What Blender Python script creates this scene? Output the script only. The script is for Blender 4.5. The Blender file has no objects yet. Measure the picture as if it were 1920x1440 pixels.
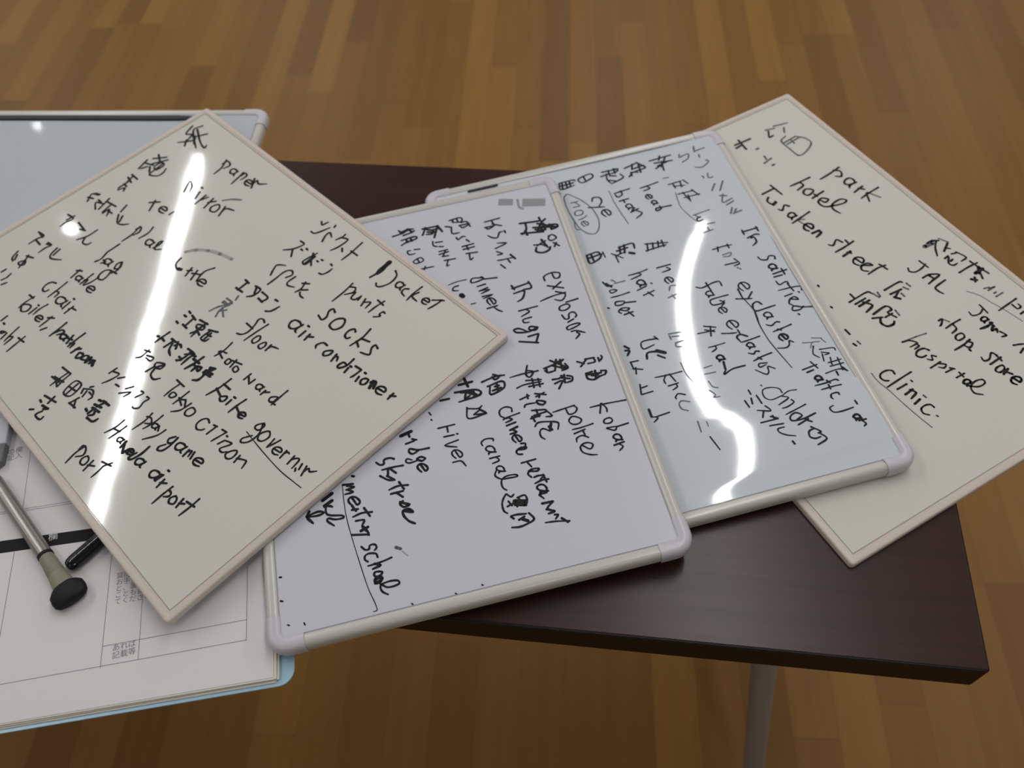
import bpy, bmesh, math, random
from mathutils import Vector, Matrix

random.seed(7)
PI = math.pi
C = bpy.context.scene.collection
SC = bpy.context.scene
TZ = 0.70                                   # height of the table top

# ------------------------------------------------------------------ camera
cam_data = bpy.data.cameras.new('camera')
cam = bpy.data.objects.new('camera', cam_data)
C.objects.link(cam)
cam_data.sensor_fit = 'HORIZONTAL'
cam_data.sensor_width = 36.0
cam_data.lens = 30.0540
cam_data.clip_start = 0.02
cam_data.clip_end = 60
cam.matrix_world = (Matrix.Translation((0, 0, TZ + 0.59)) @ Matrix.Rotation(0.609957, 4, 'X')
                    @ Matrix.Rotation(-0.082717, 4, 'Z'))
cam_data.dof.use_dof = True
cam_data.dof.focus_distance = 0.62
cam_data.dof.aperture_fstop = 6.5
SC.camera = cam

# ------------------------------------------------------------------ light
world = bpy.data.worlds.new('room_light')
SC.world = world
world.use_nodes = True
bg = world.node_tree.nodes['Background']
bg.inputs['Color'].default_value = (0.97, 0.98, 1.0, 1)
bg.inputs['Strength'].default_value = 0.2

CEIL = TZ + 1.95


def strip_lamp(name, x, y0, y1, power, width=0.037):
    """a ceiling tube or added fill strip running along the room, slightly turned like the floor boards"""
    ld = bpy.data.lights.new(name, 'AREA')
    ld.shape = 'RECTANGLE'
    ld.size = width
    ld.size_y = y1 - y0
    ld.energy = power * (y1 - y0)
    ld.color = (0.965, 0.98, 0.99)
    o = bpy.data.objects.new(name, ld)
    C.objects.link(o)
    ym = (y0 + y1) / 2
    o.location = (x + 0.07 * (ym - 1.8), ym, CEIL)
    o.rotation_euler = (0, 0, -math.atan(0.07))
    return o


TUBE = 10.2                                  # watts per metre of tube
for lx, spans in ((-1.462, ((0.45, 3.03), (4.3, 6.2), (-2.2, -1.2))), (0.60, ((-0.1, 2.46), (3.7, 5.8), (-2.2, -1.2))),  # first span of each row mirrors in the boards, the others are added fill
                  (2.70, ((-0.1, 2.5), (3.7, 5.8))), (-3.55, ((0.3, 2.9), (4.2, 6.2)))):  # both outer rows are unseen, added to help light the room
    for y0, y1 in spans:
        strip_lamp('tube_or_fill_light', lx, y0, y1, TUBE)


def down_lamp(name, x, y, r, power):
    ld = bpy.data.lights.new(name, 'AREA')
    ld.shape = 'DISK'
    ld.size = 2 * r
    ld.energy = power
    ld.color = (0.9, 0.945, 1.0)
    o = bpy.data.objects.new(name, ld)
    C.objects.link(o)
    o.location = (x, y, CEIL)


down_lamp('down_light', -1.88, 2.68, 0.022, 0.45)
down_lamp('down_light', -2.14, 3.47, 0.012, 0.12)

SC.view_settings.view_transform = 'Standard'
SC.view_settings.look = 'None'
SC.view_settings.gamma = 1.0
SC.view_settings.exposure = -0.25
SC.view_settings.use_curve_mapping = False


# ------------------------------------------------------------------ helpers
def srgb(r, g, b):
    f = lambda c: (c / 255 / 12.92) if c <= 10.3 else ((c / 255 + 0.055) / 1.055) ** 2.4
    return (f(r), f(g), f(b), 1)


def mat(name, col, rough=0.5, spec=0.5, metal=0.0, bump=None, bump_scale=200.0, vary=0.0, vary_scale=8.0):
    m = bpy.data.materials.new(name)
    m.use_nodes = True
    nt = m.node_tree
    b = nt.nodes['Principled BSDF']
    b.inputs['Base Color'].default_value = col
    b.inputs['Roughness'].default_value = rough
    b.inputs['Specular IOR Level'].default_value = spec
    b.inputs['Metallic'].default_value = metal
    tc = nt.nodes.new('ShaderNodeTexCoord')
    if vary:
        n = nt.nodes.new('ShaderNodeTexNoise')
        n.inputs['Scale'].default_value = vary_scale
        n.inputs['Detail'].default_value = 4
        nt.links.new(tc.outputs['Object'], n.inputs['Vector'])
        mx = nt.nodes.new('ShaderNodeMix')
        mx.data_type = 'RGBA'
        mx.inputs['A'].default_value = tuple(c * (1 - vary) for c in col[:3]) + (1,)
        mx.inputs['B'].default_value = tuple(min(1, c * (1 + vary)) for c in col[:3]) + (1,)
        nt.links.new(n.outputs['Fac'], mx.inputs['Factor'])
        nt.links.new(mx.outputs['Result'], b.inputs['Base Color'])
    if bump:
        n2 = nt.nodes.new('ShaderNodeTexNoise')
        n2.inputs['Scale'].default_value = bump_scale
        n2.inputs['Detail'].default_value = 2
        nt.links.new(tc.outputs['Object'], n2.inputs['Vector'])
        bp = nt.nodes.new('ShaderNodeBump')
        bp.inputs['Strength'].default_value = 1.0
        bp.inputs['Distance'].default_value = bump
        nt.links.new(n2.outputs['Fac'], bp.inputs['Height'])
        nt.links.new(bp.outputs['Normal'], b.inputs['Normal'])
    return m


def floor_material():
    m = bpy.data.materials.new('floor_strips')
    m.use_nodes = True
    nt = m.node_tree
    N, L = nt.nodes, nt.links
    b = N['Principled BSDF']
    tc = N.new('ShaderNodeTexCoord')
    mp = N.new('ShaderNodeMapping')
    mp.inputs['Rotation'].default_value = (0, 0, -math.radians(83.6))
    L.new(tc.outputs['Object'], mp.inputs['Vector'])
    sep = N.new('ShaderNodeSeparateXYZ')
    L.new(mp.outputs['Vector'], sep.inputs[0])

    def math_node(op, a=None, bb=None, c=None):
        n = N.new('ShaderNodeMath')
        n.operation = op
        for i, v in enumerate((a, bb, c)):
            if v is None:
                continue
            if isinstance(v, (int, float)):
                n.inputs[i].default_value = v
            else:
                L.new(v, n.inputs[i])
        return n.outputs[0]
    # X runs along the boards, Y across them
    row_f = math_node('DIVIDE', sep.outputs['Y'], 0.0645)
    row = math_node('FLOOR', row_f)
    wn = N.new('ShaderNodeTexWhiteNoise')
    wn.noise_dimensions = '1D'
    L.new(row, wn.inputs['W'])
    off = math_node('MULTIPLY', wn.outputs['Value'], 5.0)
    col_f = math_node('ADD', math_node('DIVIDE', sep.outputs['X'], 0.72), off)
    col = math_node('FLOOR', col_f)
    cmb = N.new('ShaderNodeCombineXYZ')
    L.new(row, cmb.inputs[0])
    L.new(col, cmb.inputs[1])
    wn2 = N.new('ShaderNodeTexWhiteNoise')
    wn2.noise_dimensions = '2D'
    L.new(cmb.outputs[0], wn2.inputs['Vector'])
    ramp = N.new('ShaderNodeValToRGB')
    ramp.color_ramp.interpolation = 'LINEAR'
    e = ramp.color_ramp.elements
    e[0].position = 0.0
    e[0].color = srgb(113, 79, 31)
    e[1].position = 1.0
    e[1].color = srgb(141, 103, 48)
    e1 = ramp.color_ramp.elements.new(0.22)
    e1.color = srgb(123, 85, 36)
    e2 = ramp.color_ramp.elements.new(0.78)
    e2.color = srgb(131, 92, 41)
    L.new(wn2.outputs['Value'], ramp.inputs['Fac'])
    # long soft grain
    mp2 = N.new('ShaderNodeMapping')
    mp2.inputs['Scale'].default_value = (1.6, 26, 1)
    L.new(mp.outputs['Vector'], mp2.inputs['Vector'])
    ns = N.new('ShaderNodeTexNoise')
    ns.inputs['Scale'].default_value = 2.0
    ns.inputs['Detail'].default_value = 4
    L.new(mp2.outputs['Vector'], ns.inputs['Vector'])
    mr = N.new('ShaderNodeMapRange')
    mr.inputs['From Min'].default_value = 0.3
    mr.inputs['From Max'].default_value = 0.7
    mr.inputs['To Min'].default_value = 0.93
    mr.inputs['To Max'].default_value = 1.07
    L.new(ns.outputs['Fac'], mr.inputs['Value'])
    # seams between boards
    fy = math_node('FRACT', row_f)
    dy = math_node('ABSOLUTE', math_node('SUBTRACT', fy, 0.5))
    seam_y = math_node('GREATER_THAN', dy, 0.485)
    fx = math_node('FRACT', col_f)
    dx = math_node('ABSOLUTE', math_node('SUBTRACT', fx, 0.5))
    seam_x = math_node('GREATER_THAN', dx, 0.498)
    seam = math_node('MAXIMUM', seam_y, seam_x)
    k = math_node('SUBTRACT', 1.0, math_node('MULTIPLY', seam, 0.14))
    k2 = math_node('MULTIPLY', k, mr.outputs['Result'])
    vm = N.new('ShaderNodeVectorMath')
    vm.operation = 'SCALE'
    L.new(ramp.outputs['Color'], vm.inputs[0])
    L.new(k2, vm.inputs['Scale'])
    L.new(vm.outputs['Vector'], b.inputs['Base Color'])
    b.inputs['Roughness'].default_value = 0.42
    b.inputs['Specular IOR Level'].default_value = 0.22
    return m


def table_material():
    m = bpy.data.materials.new('dark_wood_laminate')
    m.use_nodes = True
    nt = m.node_tree
    N, L = nt.nodes, nt.links
    b = N['Principled BSDF']
    tc = N.new('ShaderNodeTexCoord')
    mp = N.new('ShaderNodeMapping')
    mp.inputs['Scale'].default_value = (2.2, 60, 20)
    L.new(tc.outputs['Object'], mp.inputs['Vector'])
    n = N.new('ShaderNodeTexNoise')
    n.inputs['Scale'].default_value = 3.0
    n.inputs['Detail'].default_value = 5
    n.inputs['Distortion'].default_value = 0.6
    L.new(mp.outputs['Vector'], n.inputs['Vector'])
    r = N.new('ShaderNodeValToRGB')
    r.color_ramp.elements[0].position = 0.32
    r.color_ramp.elements[0].color = srgb(46, 25, 20)
    r.color_ramp.elements[1].position = 0.68
    r.color_ramp.elements[1].color = srgb(54, 30, 25)
    L.new(n.outputs['Fac'], r.inputs['Fac'])
    L.new(r.outputs['Color'], b.inputs['Base Color'])
    b.inputs['Roughness'].default_value = 0.31
    b.inputs['Specular IOR Level'].default_value = 0.31
    return m


M = {
    'floor': floor_material(),
    'table': table_material(),
    'edge': mat('black_brown_edging', srgb(20, 14, 11), 0.5, 0.25),
    'steel': mat('grey_painted_steel', srgb(150, 153, 158), 0.4, 0.5, 0.2),
    'cream_board': mat('cream_gloss_sheet', srgb(203, 201, 192), 0.055, 0.5, bump=0.00006, bump_scale=26, vary=0.02, vary_scale=3),
    'white_board': mat('white_satin_sheet', srgb(196, 196, 204), 0.16, 0.35, vary=0.02, vary_scale=3),
    'gloss_board': mat('white_gloss_sheet', srgb(196, 200, 206), 0.05, 0.5, vary=0.02, vary_scale=3),
    'pink_frame': mat('pale_pink_beige_frame', srgb(198, 187, 176), 0.42, 0.35, vary=0.05, vary_scale=12),
    'rail': mat('off_white_rail', srgb(192, 189, 182), 0.26, 0.5),
    'cap': mat('cool_white_plastic', srgb(190, 187, 193), 0.34, 0.45),
    'gap': mat('grey_joint_line', srgb(146, 147, 150), 0.6, 0.2),
    'brown_gap': mat('brown_grey_joint_line', srgb(150, 142, 132), 0.6, 0.2),
    'blank_board': mat('blank_grey_white_sheet', srgb(184, 188, 193), 0.05, 0.35, vary=0.02, vary_scale=3),
    'ink': mat('black_marker_ink', srgb(34, 35, 36), 0.6, 0.15),
    'ink_faint': mat('faint_marker_ink', srgb(98, 101, 102), 0.6, 0.15),
    'ink_smudge_or_patch': mat('wiped_ink_smudge', srgb(158, 155, 148), 0.5, 0.15),
    'grey_patch': mat('flat_grey_patch', srgb(140, 140, 143), 0.5, 0.15),  # plain grey patches beside one corner cap
    'black_strip': mat('black_rubber_strip', srgb(34, 34, 36), 0.5, 0.4),
    'paper': mat('white_paper', srgb(212, 209, 209), 0.85, 0.1),
    'cream_paper': mat('cream_paper_edges', srgb(207, 202, 192), 0.9, 0.1),
    'print': mat('grey_printed_line', srgb(118, 118, 122), 0.9, 0.05),
    'print_black': mat('black_printed_bar', srgb(40, 39, 41), 0.8, 0.1),
    'folder': mat('pale_blue_plastic', srgb(158, 192, 209), 0.3, 0.5),
    'silver': mat('speckled_silver', srgb(150, 146, 140), 0.34, 0.5, 0.75, vary=0.25, vary_scale=900),
    'olive': mat('olive_grey_plastic', srgb(128, 126, 104), 0.5, 0.4),
    'black_plastic': mat('black_gloss_plastic', srgb(18, 19, 24), 0.18, 0.5),
    'black_rubber': mat('black_matte_rubber', srgb(14, 15, 18), 0.6, 0.3),
    'grey_plastic': mat('pale_grey_plastic', srgb(180, 181, 188), 0.5, 0.3),
    'dark_felt': mat('dark_grey_felt', srgb(112, 112, 116), 0.9, 0.1),
    'wall': mat('off_white_wall', srgb(226, 224, 218), 0.9, 0.1),
    'ceiling': mat('dull_white_ceiling', srgb(176, 174, 170), 0.9, 0.1),
    'white_print': mat('white_print', srgb(200, 200, 200), 0.8, 0.1),
}


def obj(name, bm, m, parent=None, smooth=False, bevel=0.0):
    me = bpy.data.meshes.new(name)
    bmesh.ops.recalc_face_normals(bm, faces=bm.faces[:])
    bm.to_mesh(me)
    bm.free()
    for mm in (m if isinstance(m, (list, tuple)) else [m]):
        me.materials.append(mm)
    if smooth:
        for p in me.polygons:
            p.use_smooth = True
        me.set_sharp_from_angle(angle=math.radians(40))
    o = bpy.data.objects.new(name, me)
    C.objects.link(o)
    if parent:
        o.parent = parent
    if bevel:
        md = o.modifiers.new('bevel', 'BEVEL')
        md.width = bevel
        md.segments = 3
        md.limit_method = 'ANGLE'
    return o


def tag(o, label, cat, group=None):
    o['label'] = label
    o['category'] = cat
    if group:
        o['group'] = group
    return o


def empty(name, matrix, label, cat, group=None):
    o = bpy.data.objects.new(name, None)
    C.objects.link(o)
    o.empty_display_size = 0.03
    o.matrix_world = matrix
    return tag(o, label, cat, group)


def basis(loc, u, v):
    u = Vector(u).normalized()
    v = Vector(v)
    v = (v - u * v.dot(u)).normalized()
    n = u.cross(v)
    return Matrix(((u.x, v.x, n.x, loc[0]), (u.y, v.y, n.y, loc[1]), (u.z, v.z, n.z, loc[2]), (0, 0, 0, 1)))


def box(bm, x0, x1, y0, y1, z0, z1):
    vs = [bm.verts.new(p) for p in ((x0, y0, z0), (x1, y0, z0), (x1, y1, z0), (x0, y1, z0),
                                    (x0, y0, z1), (x1, y0, z1), (x1, y1, z1), (x0, y1, z1))]
    for f in ((3, 2, 1, 0), (4, 5, 6, 7), (0, 1, 5, 4), (1, 2, 6, 5), (2, 3, 7, 6), (3, 0, 4, 7)):
        bm.faces.new([vs[i] for i in f])
    return bm


def rrect(w, h, r, n=6):
    pts = []
    for cx, cy, a0 in ((w / 2 - r, h / 2 - r, 0), (-w / 2 + r, h / 2 - r, 90), (-w / 2 + r, -h / 2 + r, 180), (w / 2 - r, -h / 2 + r, 270)):
        for i in range(n + 1):
            a = math.radians(a0 + 90 * i / n)
            pts.append((cx + r * math.cos(a), cy + r * math.sin(a)))
    return pts


def loft(bm, rings, closed=True, caps=True):
    """join rings of points (same count) with quads"""
    R = [[bm.verts.new(p) for p in ring] for ring in rings]
    n = len(R[0])
    for a, b in zip(R, R[1:]):
        for i in range(n if closed else n - 1):
            j = (i + 1) % n
            bm.faces.new((a[i], a[j], b[j], b[i]))
    if caps:
        bm.faces.new(R[0])
        bm.faces.new(list(reversed(R[-1])))
    return R


def slab(w, h, r, z0, z1, bev=0.0):
    bm = bmesh.new()
    rings = [[(x, y, z0) for x, y in rrect(w, h, r)]]
    if bev:
        rings.append([(x, y, z1 - bev) for x, y in rrect(w, h, r)])
        rings.append([(x, y, z1) for x, y in rrect(w - 2 * bev, h - 2 * bev, max(r - bev, 0.0002))])
    else:
        rings.append([(x, y, z1) for x, y in rrect(w, h, r)])
    loft(bm, rings)
    return bm


def tube(bm, pts, rad, n=16, caps=True):
    """round bar through points, radius per point"""
    rings = []
    for i, p in enumerate(pts):
        p = Vector(p)
        d = (Vector(pts[min(i + 1, len(pts) - 1)]) - Vector(pts[max(i - 1, 0)])).normalized()
        a = d.cross(Vector((0, 0, 1)))
        if a.length < 1e-4:
            a = Vector((1, 0, 0))
        a.normalize()
        b = a.cross(d)
        r = rad[i] if isinstance(rad, (list, tuple)) else rad
        ra, rb = r if isinstance(r, tuple) else (r, r)
        rings.append([tuple(p + a * ra * math.cos(2 * PI * k / n) + b * rb * math.sin(2 * PI * k / n)) for k in range(n)])
    loft(bm, rings, caps=caps)
    return bm


# ------------------------------------------------------------------ the setting
bm = bmesh.new()
box(bm, -5.2, 4.6, -3.4, 7.2, -0.05, 0.0)
fl = obj('floor', bm, M['floor'])
fl['kind'] = 'structure'
X0, X1, Y0, Y1, ZC = -5.2, 4.6, -3.4, 7.2, CEIL + 0.06
for nm, b6 in (('wall_left', (X0 - 0.1, X0, Y0, Y1, 0, ZC)), ('wall_right', (X1, X1 + 0.1, Y0, Y1, 0, ZC)),
               ('wall_back', (X0, X1, Y1, Y1 + 0.1, 0, ZC)), ('wall_front', (X0, X1, Y0 - 0.1, Y0, 0, ZC)),
               ('ceiling', (X0, X1, Y0, Y1, ZC, ZC + 0.1))):
    bm = bmesh.new()
    box(bm, *b6)
    o = obj(nm, bm, M['wall'] if nm != 'ceiling' else M['ceiling'])
    o['kind'] = 'structure'

# ------------------------------------------------------------------ the table
TU, TV = Vector((0.9834, -0.1813, 0)), Vector((0.1813, 0.9834, 0))
TD, TL, TT = 0.4712, 1.50, 0.030
corner = Vector((0.3013, 0.1472, TZ))
tc = corner - TU * TL / 2 + TV * TD / 2
Mt = basis((tc.x, tc.y, 0), TU, TV)
table = empty('meeting_table', Mt, 'long narrow dark brown wood-grain table holding the whiteboards and papers', 'table')
bm = bmesh.new()
box(bm, -TL / 2 + 0.0015, TL / 2 - 0.0015, -TD / 2 + 0.0015, TD / 2 - 0.0015, TZ - TT, TZ)
obj('tabletop', bm, M['table'], table, bevel=0.0006)
bm = bmesh.new()
Z0, Z1 = TZ - TT, TZ - 0.0004
loft(bm, [[(x, y, z) for x, y in rrect(TL - 2 * i, TD - 2 * i, 0.003)] for i, z in ((0, Z0), (0, Z1 - 0.0008), (0.0008, Z1), (0.0014, Z1), (0.0014, Z0))], caps=False)
obj('edge_band', bm, M['edge'], table, smooth=True)
lx, ly = TL / 2 - 0.1326, TD / 2 - 0.060
for sx, sy in ((1, -1), (-1, -1), (1, 1), (-1, 1)):
    bm = bmesh.new()
    d = Vector((0.152 * sx, 0.023 * sy, -0.988))
    top = Vector((lx * sx, ly * sy, TZ - TT))
    k = (TZ - TT - 0.012) / 0.988
    tube(bm, [top, top + d * k * 0.5, top + d * k], [0.0106, 0.0120, 0.0128], 24)
    obj('leg', bm, M['steel'], table, smooth=True)
    bm = bmesh.new()
    e = top + d * k
    tube(bm, [(e.x, e.y, 0.0), (e.x, e.y, 0.004), (e.x, e.y, 0.016)], [0.018, 0.019, 0.016], 24)
    obj('foot_pad', bm, M['black_rubber'], table, smooth=True)
for sx in (1, -1):
    bm = bmesh.new()
    box(bm, lx * sx - 0.02, lx * sx + 0.02, -ly - 0.02, ly + 0.02, TZ - TT - 0.006, TZ - TT)
    obj('leg_bracket', bm, M['steel'], table)

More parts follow.
